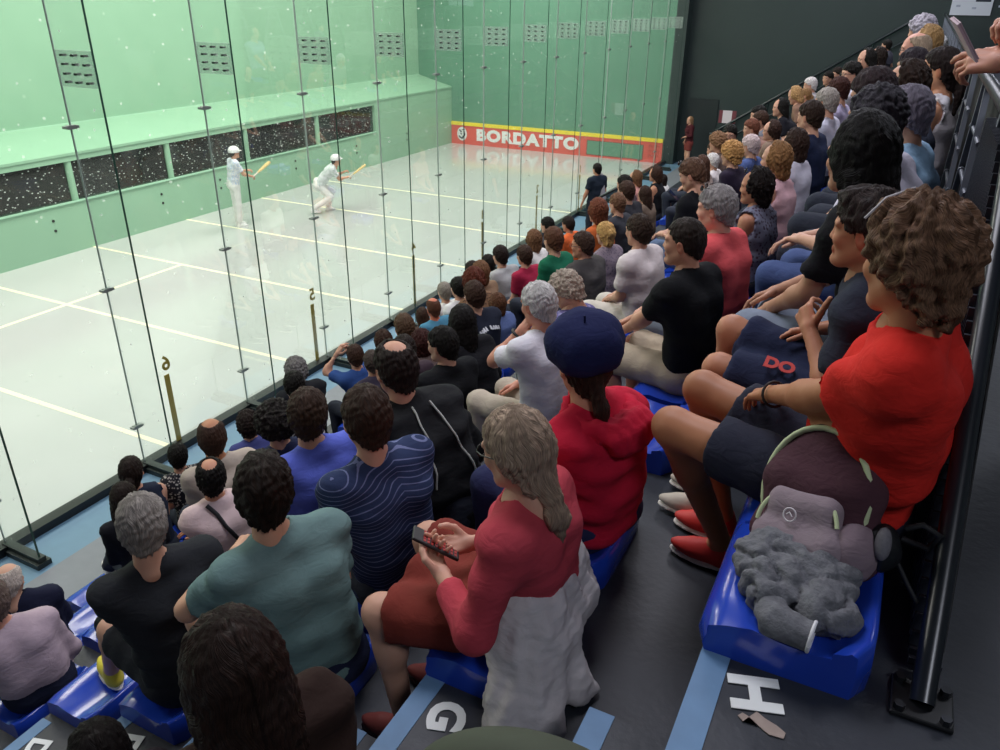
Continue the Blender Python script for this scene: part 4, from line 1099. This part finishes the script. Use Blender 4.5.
S(926, 40, H_, 'person in a dusty rose top in the back row beside the glasses wearer', 'bob', 'A07E52', '7A6E70', y=8.7, sex='f')
S(921, 29, H_, 'person in a dark slate top at the far end of the back row', 'curly', 'A9A2AC', '5A5A66', y=9.8)
S(936, 45, H_, 'person in a bluish grey top at the far guard rail', 'short', 'D6D2D4', '8A8A96', y=10.6)
# ------------------------------------------------------------------ empty seats in view
seat(H_, 1.575, 'blue seat holding a maroon backpack and a grey sweatshirt beside the letter H')
seat(G_, 2.93, 'empty blue seat beside the red hooded jacket')
seat(D_, 1.66, 'glossy blue seat under a yellow sneaker at the aisle')
seat(C_, 2.30, 'blue seat with a black bag on it')
seat(B_, 2.52, 'empty blue seat in the second row near the navy blue jacket')
seat(A_, 3.05, 'empty blue seat at the front beside the grey floor strip')
for k, (r_, y) in enumerate(((F_, 5.75), (F_, 6.2), (E_R, 7.3), (D_, 12.0), (C_, 12.6), (B_, 12.6))):
    seat(r_, y, ('empty blue seat beside the white shirt with rolled sleeves', 'empty blue seat in front of the salmon t-shirt', 'empty blue seat behind the mauve lace top', 'empty blue seat near the end wall, fourth row', 'empty blue seat near the end wall, third row', 'empty blue seat near the end wall, second row')[k])
# ------------------------------------------------------------------ the people closest to the camera
def lathe(prof, n=28, wav=None):
    vs = []; fs = []
    for i, (r, z) in enumerate(prof):
        for k in range(n):
            t = 2 * math.pi * k / n; rr = r * (1 + (wav(t, i) if wav else 0)); vs.append((rr * math.cos(t), rr * math.sin(t), z))
    for i in range(len(prof) - 1):
        for k in range(n): fs.append((i * n + k, i * n + (k + 1) % n, (i + 1) * n + (k + 1) % n, (i + 1) * n + k))
    return vs, fs
# woman in the coral cardigan with a phone
o, inf = S(516, 443, G_, 'person in a coral cardigan and brown skirt holding a phone', 'lowtail', 'A08A76', 'B8434F', y=1.56, dy=.04, smin=.90, look=-16, pitch=14, byaw=4, sex='f', sleeve=.93, trousers='7E352C', leglen=.46, skirt=True, skin='D3A68E', sgl='clear', px_in=.20, shoe='6E2F28', sole='3A2622',
  wk=[(-1.09, 1.42, 3.22), (-1.13, 1.76, 3.24)], wa=[(-1.06, 1.47, 2.72), (-1.04, 1.72, 2.72)], ww=[(-.905, 1.47, 3.39), (-.90, 1.62, 3.40)], hints=[(-.4, .7, -.6), (-.4, -.7, -.6)], hand=('half', 'half'), palm=((.2, -.6, .6), (.2, .6, .6)))
# her pale jacket tied round the waist and falling over the seat
f = Field(); P0 = inf['P']; s_ = inf['s']
f.cone(P0 + A3(-.03, .10, .12) * s_, P0 + A3(-.03, -.10, .13) * s_, .118, .118, .04); f.cone(P0 + A3(-.05, .12, .03), P0 + A3(-.07, -.08, .02), .125, .12, .05)
f.cone(P0 + A3(-.06, .14, .0), P0 + A3(-.07, .26, -.10), .085, .075, .05); f.cone(P0 + A3(-.07, .26, -.10), P0 + A3(-.06, .33, -.165), .075, .045, .04); f.cone(P0 + A3(-.10, .10, -.02), P0 + A3(-.20, .10, -.16), .09, .06, .05); f.cone(P0 + A3(-.11, .20, -.06), P0 + A3(-.18, .27, -.15), .07, .04, .05)
f.ell(P0 + A3(.16, .0, .12), (.14, .3, .22), .03, None, 'sub'); f.keep((0, 0, -1), .06)
V, Q = f.build(.0105); nr = vnormals(V, Q); V = V + nr * (wob(V * np.array([1.3, .9, .6]), 42, 2.) * .010 + wob(V * np.array([1, 1, 1.8]), 75, 5.) * .004)[:, None]
link('tied_jacket', mesh_np('tied_jacket', V, Q), fabric('C8C2C3'), o)
ph = empty('phone', (-.965, 1.535, 3.435), math.radians(205)); tag(ph, 'black phone in a red and black woven case held over the brown skirt', 'phone')
ph.rotation_euler = (math.radians(8), math.radians(-30), math.radians(205))
MB().box((-.075, -.036, -.005), (.075, .036, .005)).obj('phone_case', mat('black_case', '17110F', .5), ph, bevel=.004)
wv = MB()
for a in range(9):
    for b in range(4): wv.box((-.066 + a * .0125, -.030 + b * .0155, .005), (-.058 + a * .0125, -.019 + b * .0155, .0062))
wv.obj('woven_pattern', mat('woven_red', 'A8322E', .6), ph)

# person in the navy beret and red rain jacket
o, inf = S(586, 364, G_, 'person in a navy beret and a red hooded rain jacket', 'beret', '33221B', 'C41F3A', y=2.08, dy=.06, smin=.93, look=-42, pitch=6, byaw=-14, sex='f', sleeve=1, jacket=True, hood=True, trousers='2B2F52', px_in=.22, skin='C99478', heavy=1.05, shiftz=.01, hem=-.03)
bv, bf = lathe([(.001, .070), (.05, .072), (.095, .062), (.128, .036), (.140, .006), (.134, -.022), (.112, -.042), (.094, -.050), (.090, -.058)], 40, lambda t, i: .035 * math.sin(5 * t + 1) + .02 * math.sin(9 * t + i))
b = MB(); b.add(bv, bf, True); b.tube([(0, 0, .068), (.004, 0, .088)], .004, 6)
bt = on_head(o, inf, b, 'beret', fabric('1B2148'), Matrix.Translation((-.030, .012, .092)) @ Matrix.Rotation(math.radians(-24), 4, 'Y') @ Matrix.Rotation(math.radians(-8), 4, 'X') @ Matrix.Diagonal((.95, .95, 1.3, 1)))

# woman in the red t-shirt
o, inf = S(914, 252, H_, 'person in a bright red t-shirt and dark shorts', 'messy', '6B4F3C', 'D02A22', y=1.76, dy=.16, px_in=.25, look=-34, pitch=6, byaw=-6, sex='f', sleeve=.5, trousers='2A2C3A', leglen=.36, skin='B27A58', heavy=1.10, shoe='C8322C', sole='D8D4CC', hair_scale=.97, hem=-.03,
  wk=[(-.43, 1.98, 3.74), (-.40, 2.20, 3.77)], wa=[(-.27, 2.24, 3.19), (-.30, 2.40, 3.19)], ww=[(-.22, 2.02, 3.87), (.17, 2.16, 4.10)], hints=[(-.1, .6, -.7), (-.3, -.6, -.6)], hand=('relaxed', 'relaxed'), palm=((.3, -.5, -.7), (.1, .2, -.9)))
E_, W = inf['arms'][0][1], inf['arms'][0][2]
p = E_ + (W - E_) * .93; d = Vector(W - E_).normalized(); a = d.cross(Vector((0, 0, 1))).normalized(); b = d.cross(a)
MB().tube([Vector(p) + (a * math.cos(t) + b * math.sin(t)) * .033 for t in [k * math.pi / 8 for k in range(17)]], .004, 6).obj('bracelet', mat('dark_cord', '2A1F1A', .7), o)
on_head(o, inf, MB().tube([(.06, .088, .10), (.035, .060, .145), (.02, .0, .162), (.02, -.06, .145)], .003, 6), 'hair_band', mat('pale_band', 'B9B2B4', .4))

# boy beside her
o, inf = S(867, 224, H_, 'child in a dark t-shirt and navy shorts with red letters', 'quiff', '2E2320', '2A2D3A', y=2.30, dy=.14, smin=.84, px_in=.20, look=-6, pitch=4, byaw=-4, sleeve=.55, trousers='262C46', leglen=.45, skin='B98062', shiftz=.03, hair_scale=1.02,
  wk=[(-.40, 2.44, 3.74), (-.40, 2.60, 3.82)], wa=[(-.40, 2.48, 3.19), (-.40, 2.64, 3.19)], ww=[(-.13, 2.22, 4.01), (-.14, 2.58, 3.88)], hints=[(-.5, .6, -.5), (-.4, -.6, -.5)], hand=('thumb', 'relaxed'), palm=((-.2, -.9, .1), None), shoe='B9AFA0')
R_ = rotz(o.rotation_euler[2])
tm = text_mesh('DO', .06, .003, .001)
k0 = np.array(inf['kn'][0]); h0 = inf['P'] + A3(.02, .08, 0); mid = h0 + (k0 - h0) * .52 + A3(0, .035, .094)
frame_obj('printed_letters', tm, mat('red_print', 'D0403A', .7), tuple(mid), (-.98, 0, -.1), (0, -.92, .4), o)

# woman on the aisle step, seen from above
S(232, 662, G_, 'person in a dark brown top sitting on the aisle step', 'long', '281A14', '2E1F1A', y=.80, base=(-.97, .84, 2.861, 2.55), chair=False, look=-12, pitch=14, byaw=-16, sex='f', sleeve=1, jacket=True, hair_scale=1.06, trousers='26242C', ww=[(-1.33, .70, 3.12), None])
S(98, 748, E_R, 'person in black-brown clothes lower down on the aisle steps', 'long', '17110F', '2A2428', y=.98, base=(-2.02, 1.0, 1.925, 1.60), chair=False, look=-10, pitch=14, sex='f', sleeve=1)
# the two men at the left ends of the lower rows
S(-9, 598, C_, 'person in a pale mauve shirt leaning forward at the aisle', 'short', '6A5A52', 'B6A2AC', y=1.66, dy=.02, smin=.95, look=-10, pitch=10, sleeve=.95, collar=True, trousers='1E2236', skin='D09A84', heavy=1.08)
S(9, 578, B_, 'person in a navy blue jacket beside the aisle', 'bald', 'C9BCB0', '1D2036', y=2.06, dy=.06, smin=.92, look=-30, pitch=10, sleeve=1, jacket=True, skin='D2A78E', trousers='1E2236')

# ------------------------------------------------------------------ people standing
def stander(name, label, foot, yaw, head, s, q, vx, P=None, wrists=None, knees=None, ankles=None, **kw):
    R_ = rotz(yaw); org = A3(*foot)
    Hd = R_.T @ (A3(*head) - org)
    if P is None: P = (Hd[0] * .3 - .02, 0, .93 * s)
    P = A3(*P)
    if knees is None: knees = [(P[0] * .6 + .02, .10 * s, .50 * s), (P[0] * .6 + .01, -.10 * s, .50 * s)]
    if ankles is None: ankles = [(.0, .11 * s, .09 * s), (-.03, -.11 * s, .09 * s)]
    return person(tuple(org), yaw, P, Hd, s, q=q, vx=vx, label=label, name=name, knees=knees, ankles=ankles, wrists=wrists, slouch=.0, **kw)
# two players on the court, each with a wooden bat
def player(label, foot, yaw, head, P, wrists, knees, ankles, shirt2, skirtc, bat_i):
    o, inf = stander('person', label, foot, yaw, head, 1.0, 'far', .022, P=P, wrists=wrists, knees=knees, ankles=ankles, hair='short', hairc='2A211C', shirt='E4E6EA', shirtkind='print', shirt2=shirt2, sleeve=.5, trousers='E9E9E6', shoe='F0F0EE', sole='E0E0E0', hand=('grip', 'grip'), skin='D0A084')
    hv, hf = lathe([(.001, .150), (.05, .143), (.085, .122), (.108, .085), (.115, .045), (.115, .012), (.108, .008)], 20)
    b = MB(); b.add([(x * 1.08 - .012, y * .93, z) for x, y, z in hv], hf, True); b.box((.095, -.05, .035), (.15, .05, .045))
    on_head(o, inf, b, 'helmet', mat('white_helmet', 'ECECEC', .35))
    E_, W = inf['arms'][bat_i][1], inf['arms'][bat_i][2]
    bt = empty('pelota_bat'); R_ = rotz(yaw); bt.location = tuple(R_ @ (W + A3(.05, 0, 0)) + A3(*foot)); tag(bt, 'pale wooden bat held by the ' + label.split(' with')[0].split(' in')[0], 'bat')
    bt.rotation_euler = (0, math.radians(-35), yaw)
    MB().tube([(-.06, 0, 0), (.14, 0, 0)], .016, 8).obj('handle', mat('grip_tape', 'E0D8C8', .7), bt)
    MB().prism([(.12, -.02), (.22, -.055), (.40, -.075), (.48, -.055), (.50, 0), (.48, .055), (.40, .075), (.22, .055), (.12, .02)], -.014, .014).obj('blade', mat('pale_wood', 'E3C98A', .5, noise=.15, nscale=20), bt)
    return o
player('upright player with a white helmet in white and light blue by the gallery', (-13.35, 13.17, 0), math.radians(62), (-13.27, 13.22, 1.66), (-.02, 0, .95), [(.36, .10, 1.22), (.38, -.12, 1.12)], None, None, '8FB0E0', None, 1)
player('crouching player with a white helmet in white and green', (-12.45, 15.15, 0), math.radians(40), (-12.10, 15.30, 1.27), (-.10, 0, .68), [(.55, .12, .95), (.60, -.10, .86)], [(.22, .16, .47), (.16, -.14, .40)], [(.08, .18, .09), (-.28, -.12, .12)], '86A890', None, 1)
# man standing by the glass with a grey jacket over his shoulder
o, inf = stander('person', 'person in a dark t-shirt standing by the glass, grey jacket on shoulder', (-5.72, 15.9, 0), math.radians(150), (-5.70, 15.9, 1.58), .97, 'far', .024, wrists=[(.05, .28, .88), (.10, -.12, 1.25)], hair='short', hairc='1A1512', shirt='232C38', sleeve=.5, trousers='2A2E38', skin='B98468')
f = Field(); f.cone(inf['nb'] + A3(.03, -.13, .0), inf['waist'] + A3(-.12, -.10, -.10), .055, .085, .04); f.cone(inf['nb'] + A3(.05, -.14, .0), inf['waist'] + A3(.13, -.15, .0), .05, .06, .04)
V, Q = f.build(.02); link('draped_jacket', mesh_np('draped_jacket', V, Q), fabric('8E8C90'), o)
# woman standing at the far door
stander('person', 'person in a dark red top standing at the far door', (-5.98, 24.9, 0), math.radians(215), (-6.02, 24.9, 1.50), .90, 'far', .024, wrists=[(.16, .05, 1.02), (.0, -.30, .86)], hints=[(-.3, .8, -.3), (-.3, -.9, 0)], hair='long', hairc='8A6A4C', shirt='4A1E24', sleeve=.9, trousers='7A3A36', leglen=.3, sex='f', skin=SK1, hair_scale=.95)
# man in grey standing on the far stairs
stander('person', 'person in a grey t-shirt standing at the far stairs', (at_y(886, 46, 16.5)[0], 16.5, rowz(6)), math.radians(165), tuple(at_y(886, 46, 16.5)), .78, 'far', .026, wrists=[(.1, .22, .75), (.1, -.22, .75)], hair='short', hairc=BLK, shirt='5A5A66', sleeve=.5, trousers='20222A')
# person leaning over the guard rail with a phone, only hands and sleeves in view
hw = at_y(968, 52, 2.6); foot = (.66, 2.68, rowz(7)); yw = math.radians(185)
Rr = rotz(yw); toL = lambda p: tuple(Rr.T @ (A3(*p) - A3(*foot)))
o, inf = stander('person', 'person in a pale lilac shirt leaning over the guard rail with a folded paper', foot, yw, (.42, 2.68, 5.18), 1.0, 'fine', .011, P=(-.02, 0, .93), wrists=[toL(tuple(at_y(1004, 62, 2.55))), toL(tuple(at_y(1022, 26, 2.7)))], hints=[(-.5, .6, -.5), (-.4, -.7, -.4)], hair='bob', hairc=BRN, shirt='C9BECB', sleeve=.45, sex='f', trousers='3A4256', skin='C08A74', hand=('half', 'grip'), palm=((.3, -.7, -.5), (.3, .7, -.4)))
pp = empty('folded_paper'); pp.location = tuple(at_y(964, 40, 2.50)); pp.rotation_euler = (math.radians(20), math.radians(48), math.radians(35)); tag(pp, 'folded pale pink paper in a hand at the guard rail', 'paper')
MB().box((-.06, -.03, -.003), (.06, .03, .003)).obj('sheet', mat('pinkish_paper', 'B9A2AA', .7), pp); MB().box((-.06, -.03, .004), (.055, .028, .007)).obj('sheet', mat('pinkish_paper', 'B9A2AA', .7), pp)
# phone in the hands of the one looking down
o2 = empty('phone'); pz = at_y(674, 196, 6.55); o2.location = tuple(pz); o2.rotation_euler = (0, math.radians(40), 0); tag(o2, 'dark phone in the hands of the black t-shirt wearer with glasses on the head', 'phone')
MB().box((-.07, -.035, -.004), (.07, .035, .004)).obj('phone_body', mat('black_case', '17110F', .5), o2, bevel=.003); MB().box((-.064, -.031, .004), (.064, .031, .005)).obj('screen', mat('dark_screen', '202A44', .1), o2)
# ------------------------------------------------------------------ guard rail behind the last row
XG = .264; ZT_ = rowz(7)
G = empty('guard_rail', (XG, 1.40, ZT_)); tag(G, 'black steel guard rail with slanted posts behind the last row', 'railing')
def gp(y, z, x=0.0): return (x, y - 1.40, z - ZT_)
ZR = 4.555
M_BLK2 = mat('satin_black_tube', '1C2026', .3, spec=.6)
# end post slanting up from its foot plate to the top rail
end = MB().tube([gp(1.40, ZT_ + .01), gp(1.53, ZT_ + .12 + .0), gp(2.40, 4.37), gp(2.62, ZR)], [.024, .024, .024, .024], 14); end.obj('end_post', M_BLK2, G)
MB().tube([gp(2.55, ZR), gp(25.4, ZR)], .024, 12).obj('top_rail', M_BLK2, G)
pl = MB().box((-.058, -.05, .0), (.058, .06, .012)); pl = pl.obj('foot_plate', M_BLACK, G, bevel=.004)
for a, b in ((-.042, -.036), (.042, -.036), (-.042, .044), (.042, .044)):
    MB().prism([(a + .011 * math.cos(k * math.pi / 3), b + .011 * math.sin(k * math.pi / 3)) for k in range(6)], .012, .026).obj('bolt', mat('dark_bolt', '3A3C40', .3, metal=.8), pl)
# slanted flat posts in pairs, short rails between them ending in round caps
post_a = MB().box((-.012, -.022, 0), (.012, .022, 1.02)).mesh('slanted_post')
ys = [3.02 + 1.18 * k for k in range(18)]
for k, y in enumerate(ys):
    for sg, dy in ((1, 0.0), (-1, .62)):
        po = link('slanted_post', post_a, mat('grey_post_paint', '6A6F78', .4, metal=.4), G); po.location = gp(y + dy + (.36 if sg == 1 else 0), ZT_)
        po.rotation_euler = (math.radians(20 if sg == 1 else -20), 0, 0); po.scale = (1, 1, 1.035)
    for z in (4.34, 4.14, 3.93):
        r = MB(); r.tube([gp(y - .48, z), gp(y + .08, z)], .010, 8); r.tube([gp(y + .08, z), gp(y + .105, z)], .017, 8); r.obj('mid_rail', mat('grey_post_paint', '6A6F78', .4, metal=.4), G)
# dark sheet behind the posts, ribbed near the end post
MB().box((.055, 1.75, .10), (.060, 24.0, .93)).obj('dark_sheet', mat('black_mesh_sheet', '07080B', .7), G)
rb = MB()
for k in range(58):
    y = .10 + k * .031; zt = min(.93, max(.03, (y - .10) * .82))
    rb.box((-.030, y, .015), (.034, y + .010, zt))
rb.obj('ribbed_infill', mat('ribbed_black', '3A3D46', .35), G)
MB().prism([(.16, .02), (1.95, .02), (1.95, .93), (1.18, .93)], .036, .040, 'x').obj('infill_backing', mat('black_mesh_sheet', '07080B', .7), G)

# handrail on the end wall following the slope of the stand
HR = empty('handrail', (-5.3, YF + .3, 1.1)); tag(HR, 'dark sloping handrail with posts on the end wall', 'handrail')
a = at_y(716, 131, YF + .3) - A3(-5.3, YF + .3, 1.1); b = at_y(926, 13.5, YF + .3) - A3(-5.3, YF + .3, 1.1)
MB().tube([a, b], .045, 10).obj('top_rail', mat('dark_handrail', '1F2A2C', .3), HR)
c = at_y(724, 141, YF + .3) - A3(-5.3, YF + .3, 1.1); d = at_y(905, 41, YF + .3) - A3(-5.3, YF + .3, 1.1)
MB().tube([c, d], .03, 8).obj('lower_rail', mat('dark_handrail', '1F2A2C', .3), HR)
for t in (.03, .28, .53, .78, 1.0):
    p = a + (b - a) * t; zf = (.62 * (p[0] - .1)) - .55
    MB().tube([p, (p[0], p[1], p[2] - .95)], .028, 8).obj('post', mat('dark_handrail', '1F2A2C', .3), HR)
# black railing post near the far aisle
pb = at_x(662, 183, nosx(1) + .1); pt = at_x(661, 160, nosx(1) + .1)
rp = empty('railing_post', (nosx(2) - .1, 12.7, rowz(1))); tag(rp, 'thin black railing post with a sloping arm rising among the far spectators', 'railing')
MB().tube([(0, 0, 0), (0, 0, 1.35)], .022, 8).obj('post', M_BLK2, rp); MB().tube([(0, 0, 1.33), (-.55, 0, .98), (-.6, 0, .9)], .022, 8).obj('arm', M_BLK2, rp)

# ------------------------------------------------------------------ backpack and sweatshirt on the seat beside H
sx, sy, sz = nosx(7) + .004, 1.575, rowz(7)
BP = empty('backpack', (sx + .165, sy + .055, sz + .094)); BP.scale = (.86, .86, .84); tag(BP, 'maroon and grey backpack with lime zips on a blue seat', 'backpack')
BP.rotation_euler = Matrix(((.86, .50, -.10), (-.50, .80, .33), (.245, -.234, .94))).transposed().to_euler() if False else (math.radians(-24), math.radians(-14), math.radians(-22))
def shellobj(name, f, h, m, parent, wr=(0, 0)):
    V, Q = f.build(h)
    if wr[0]: V = V + vnormals(V, Q) * (wob(V, wr[1], 1.) * wr[0])[:, None]
    return link(name, mesh_np(name, V, Q), m, parent)
# local frame: front towards -y, up z
f = Field(); f.ell((0, 0, .20), (.150, .085, .200), .02); f.cone((-.10, 0, .07), (.10, 0, .07), .085, .085, .05); f.cone((-.09, 0, .22), (.09, 0, .22), .075, .075, .05); f.keep((0, 0, -1), .0)
shellobj('main_bag', f, .0085, fabric('4B3038'), BP, (.004, 30))
f = Field(); f.cone((-.075, -.075, .065), (.075, -.075, .065), .060, .060, .03); f.cone((-.060, -.070, .165), (.060, -.070, .165), .045, .045, .05); f.keep((0, 0, -1), -.004)
shellobj('front_pocket', f, .0085, fabric('8E7F86'), BP, (.003, 35))
f = Field(); f.ell((.125, -.03, .075), (.060, .075, .085), .02); f.keep((0, 0, -1), -.004); shellobj('side_pocket', f, .0085, fabric('85747C'), BP, (.003, 35))
M_LIME = mat('lime_trim', 'B9C49A', .6, noise=.1)
def arc(c, ru, rv, y, t0, t1, n=22): return [(c[0] + ru * math.cos(t), y(t) if callable(y) else y, c[1] + rv * math.sin(t)) for t in [t0 + (t1 - t0) * k / n for k in range(n + 1)]]
MB().tube(arc((0, .20), .148, .185, -.040, math.radians(-35), math.radians(215)), .0085, 8).obj('lime_zip', M_LIME, BP)
MB().tube(arc((0, .20), .150, .188, .030, math.radians(5), math.radians(175)), .011, 8).obj('lime_zip', M_LIME, BP)
MB().tube(arc((0, .10), .112, .118, lambda t: -.092 - .018 * math.cos(2 * t), math.radians(15), math.radians(178)), .006, 8).obj('lime_zip', M_LIME, BP)
MB().tube([(-.012 + .018 * math.cos(t), -.128, .138 + .018 * math.sin(t)) for t in [k * math.pi / 8 for k in range(17)]], .0022, 6).obj('round_badge', mat('badge_grey', 'C9C2C6', .5), BP)
MB().tube([(-.020, -.130, .138), (-.012, -.131, .145), (-.004, -.130, .134)], .002, 6).obj('badge_mark', mat('badge_grey', 'C9C2C6', .5), BP)
for s_ in (1, -1):
    MB().tube([(s_ * .06, .075, .36), (s_ * .085, .12, .30), (s_ * .10, .135, .18), (s_ * .12, .11, .06), (s_ * .10, .08, .03)], [.012, .016, .016, .009, .008], 8).obj('shoulder_strap', mat('black_webbing', '15161A', .7), BP)
f = Field(); f.ell((.175, .02, .10), (.040, .06, .07), .01); shellobj('mesh_pocket', f, .009, mat('black_nylon', '17191C', .35, bump=.5, bscale=25), BP, (.008, 30))
f = Field(); f.ell((.195, -.035, .115), (.020, .020, .045), .01); shellobj('mesh_patch', f, .006, mat('grey_mesh', '6A686E', .7, noise=.4, nscale=90), BP)
MB().tube([(.20, .04, .08), (.245, .03, .02), (.265, .05, -.02)], .006, 6).obj('loose_strap', mat('black_webbing', '15161A', .7), BP)
MB().tube([(.20, .06, .13), (.26, .08, .12), (.285, .07, .16), (.25, .05, .18), (.21, .05, .16)], .009, 6).obj('loose_strap', mat('black_webbing', '15161A', .7), BP)

SW = empty('sweatshirt', (sx + .135, sy - .085, sz + .09), math.radians(-28)); SW.scale = (.92, .92, .92); tag(SW, 'crumpled grey marl sweatshirt with a white-edged cuff on the blue seat', 'sweatshirt')
f = Field()
f.cone((-.09, .06, .05), (.05, .08, .06), .060, .055, .05); f.cone((-.10, .02, .035), (-.02, -.06, .035), .055, .045, .04); f.cone((.0, .02, .05), (.10, -.02, .045), .050, .045, .04); f.cone((.06, .05, .04), (.13, .01, .035), .045, .035, .03); f.cone((-.03, .10, .06), (.06, .11, .06), .045, .04, .03)
f.keep((0, 0, -1), .012)
V, Q = f.build(.0075); V = V + vnormals(V, Q) * (.010 - .026 * np.exp(-(wob(V, 34, 1.) / .12) ** 2) * .7 + wob(V, 48, 1.) * .008 + wob(V * np.array([1, 1.6, 1]), 95, 3.) * .004)[:, None]
M_MARL = mat('grey_marl', '6A6B70', .95, noise=.45, nscale=60, bump=.4, bscale=120)
link('body', mesh_np('sweatshirt_body', V, Q), M_MARL, SW)
f = Field(); f.cone((-.02, -.06, .035), (.05, -.115, .03), .038, .034, .03); f.cone((.05, -.115, .03), (.125, -.085, .028), .034, .036, .03, 'b'); f.cone((.10, -.094, .028), (.14, -.08, .028), .024, .028, .004, None, 'sub')
V, Q = f.build(.0065); V = V + vnormals(V, Q) * (wob(V, 80, 2.) * .004)[:, None]; link('sleeve', mesh_np('sleeve', V, Q), M_MARL, SW)
c = Vector((.124, -.085, .028)); ax = Vector((.075, .03, -.002)).normalized(); u = ax.cross(Vector((0, 0, 1))).normalized(); v = ax.cross(u)
MB().tube([c + (u * math.cos(t) + v * math.sin(t)) * .035 for t in [k * math.pi / 10 for k in range(21)]], .0045, 8).obj('white_cuff_edge', mat('white_rib', 'D8D8DC', .8), SW)

# ------------------------------------------------------------------ rounded olive bag on the aisle step, black bag on a lower seat
BG = empty('shoulder_bag', (-.245, .755, rowz(7) - .262)); BG.scale = (1.38, 1.0, 1.0); tag(BG, 'rounded olive and purple shoulder bag standing on the aisle step', 'bag')
f = Field(); f.ell((-.02, .0, .30), (.20, .13, .215), .03); f.ell((0, 0, .14), (.19, .14, .15), .05); f.keep((0, 0, -1), .0)
shellobj('bag_body', f, .012, mat('olive_canvas', '3E4434', .8, noise=.12, nscale=10), BG, (.003, 14))
f = Field(); f.ell((.115, -.005, .285), (.135, .138, .195), .03); f.keep((-1, 0, -.3), -.12)
shellobj('end_panel', f, .012, mat('purple_canvas', '544A5C', .75, noise=.12, nscale=10), BG, (.002, 14))
BK = empty('black_bag', (nosx(2) + .17, 2.24, rowz(2) + .075)); tag(BK, 'small crumpled black bag on a blue seat beside the charcoal t-shirt', 'bag')
f = Field(); f.ell((0, 0, .10), (.10, .12, .13), .02); f.ell((-.03, -.04, .06), (.10, .10, .08), .03); f.keep((0, 0, -1), .0)
shellobj('bag_body', f, .013, mat('black_nylon', '17191C', .35, bump=.5, bscale=25), BK, (.010, 28))
MB().tube([(-.02, -.06, .20), (0, 0, .25), (.02, .06, .20)], .008, 6).obj('handle', mat('black_webbing', '15161A', .7), BK)
# black strap over the pink shirt, piping on the black jacket, print on the navy t-shirt, a wristwatch
def back_pt(inf, u, v, e=.024):
    sl = math.sin(min(1, max(0, v)) * math.pi) * .03
    p = inf['P'] + (inf['nb'] - inf['P']) * v - A3(sl, 0, 0)
    p = p + inf['Lt'] * u * .17 * inf['s']; d = -inf['Fw'] + A3(0, 0, .35 if v > .85 else 0); d = d / np.linalg.norm(d)
    r = inf['cloth'] - p; t = r @ d; perp = np.linalg.norm(r - t[:, None] * d, axis=1)
    ok = perp < .022
    return tuple(p + d * ((t[ok].max() if ok.any() else .13) + .003))
o, inf = PINK
st = MB(); pts = [back_pt(inf, .55 - 1.15 * t, 1.02 - .80 * t, .030) for t in [k / 12 for k in range(13)]]
st.tube(pts, .012, 6); st.obj('shoulder_strap', mat('black_webbing', '15161A', .7), o)
o, inf = PIPE
MB().tube([back_pt(inf, .25 + .45 * t, 1.0 - .55 * t, .034) for t in [k / 12 for k in range(13)]], .0045, 6).obj('piping', mat('pale_piping', 'B9BDB4', .6), o)
MB().tube([back_pt(inf, -.25 - .45 * t, 1.0 - .75 * t, .034) for t in [k / 12 for k in range(13)]], .0045, 6).obj('piping', mat('pale_piping', 'B9BDB4', .6), o)
o, inf = NAVY
pr = MB()
for k in range(9):
    u = -.62 + k * .155
    if k == 4: continue
    pr.tube([back_pt(inf, u, .74 + .05 * math.cos(u * 2), .030), back_pt(inf, u + .05, .80 + .05 * math.cos(u * 2), .030)], .007, 5); pr.tube([back_pt(inf, u + .05, .80 + .05 * math.cos(u * 2), .030), back_pt(inf, u + .09, .75 + .05 * math.cos(u * 2), .030)], .007, 5)
pr.obj('back_print', mat('white_print', 'D9D9DC', .7), o)
o, inf = POLO
E_, W = inf['arms'][0][1], inf['arms'][0][2]
p = E_ + (W - E_) * .88; d = Vector(W - E_).normalized(); a = d.cross(Vector((0, 0, 1))).normalized(); b = d.cross(a)
MB().tube([Vector(p) + (a * math.cos(t) + b * math.sin(t)) * .034 for t in [k * math.pi / 8 for k in range(17)]], .008, 6).obj('wristwatch', mat('dark_strap', '22201E', .5), o)
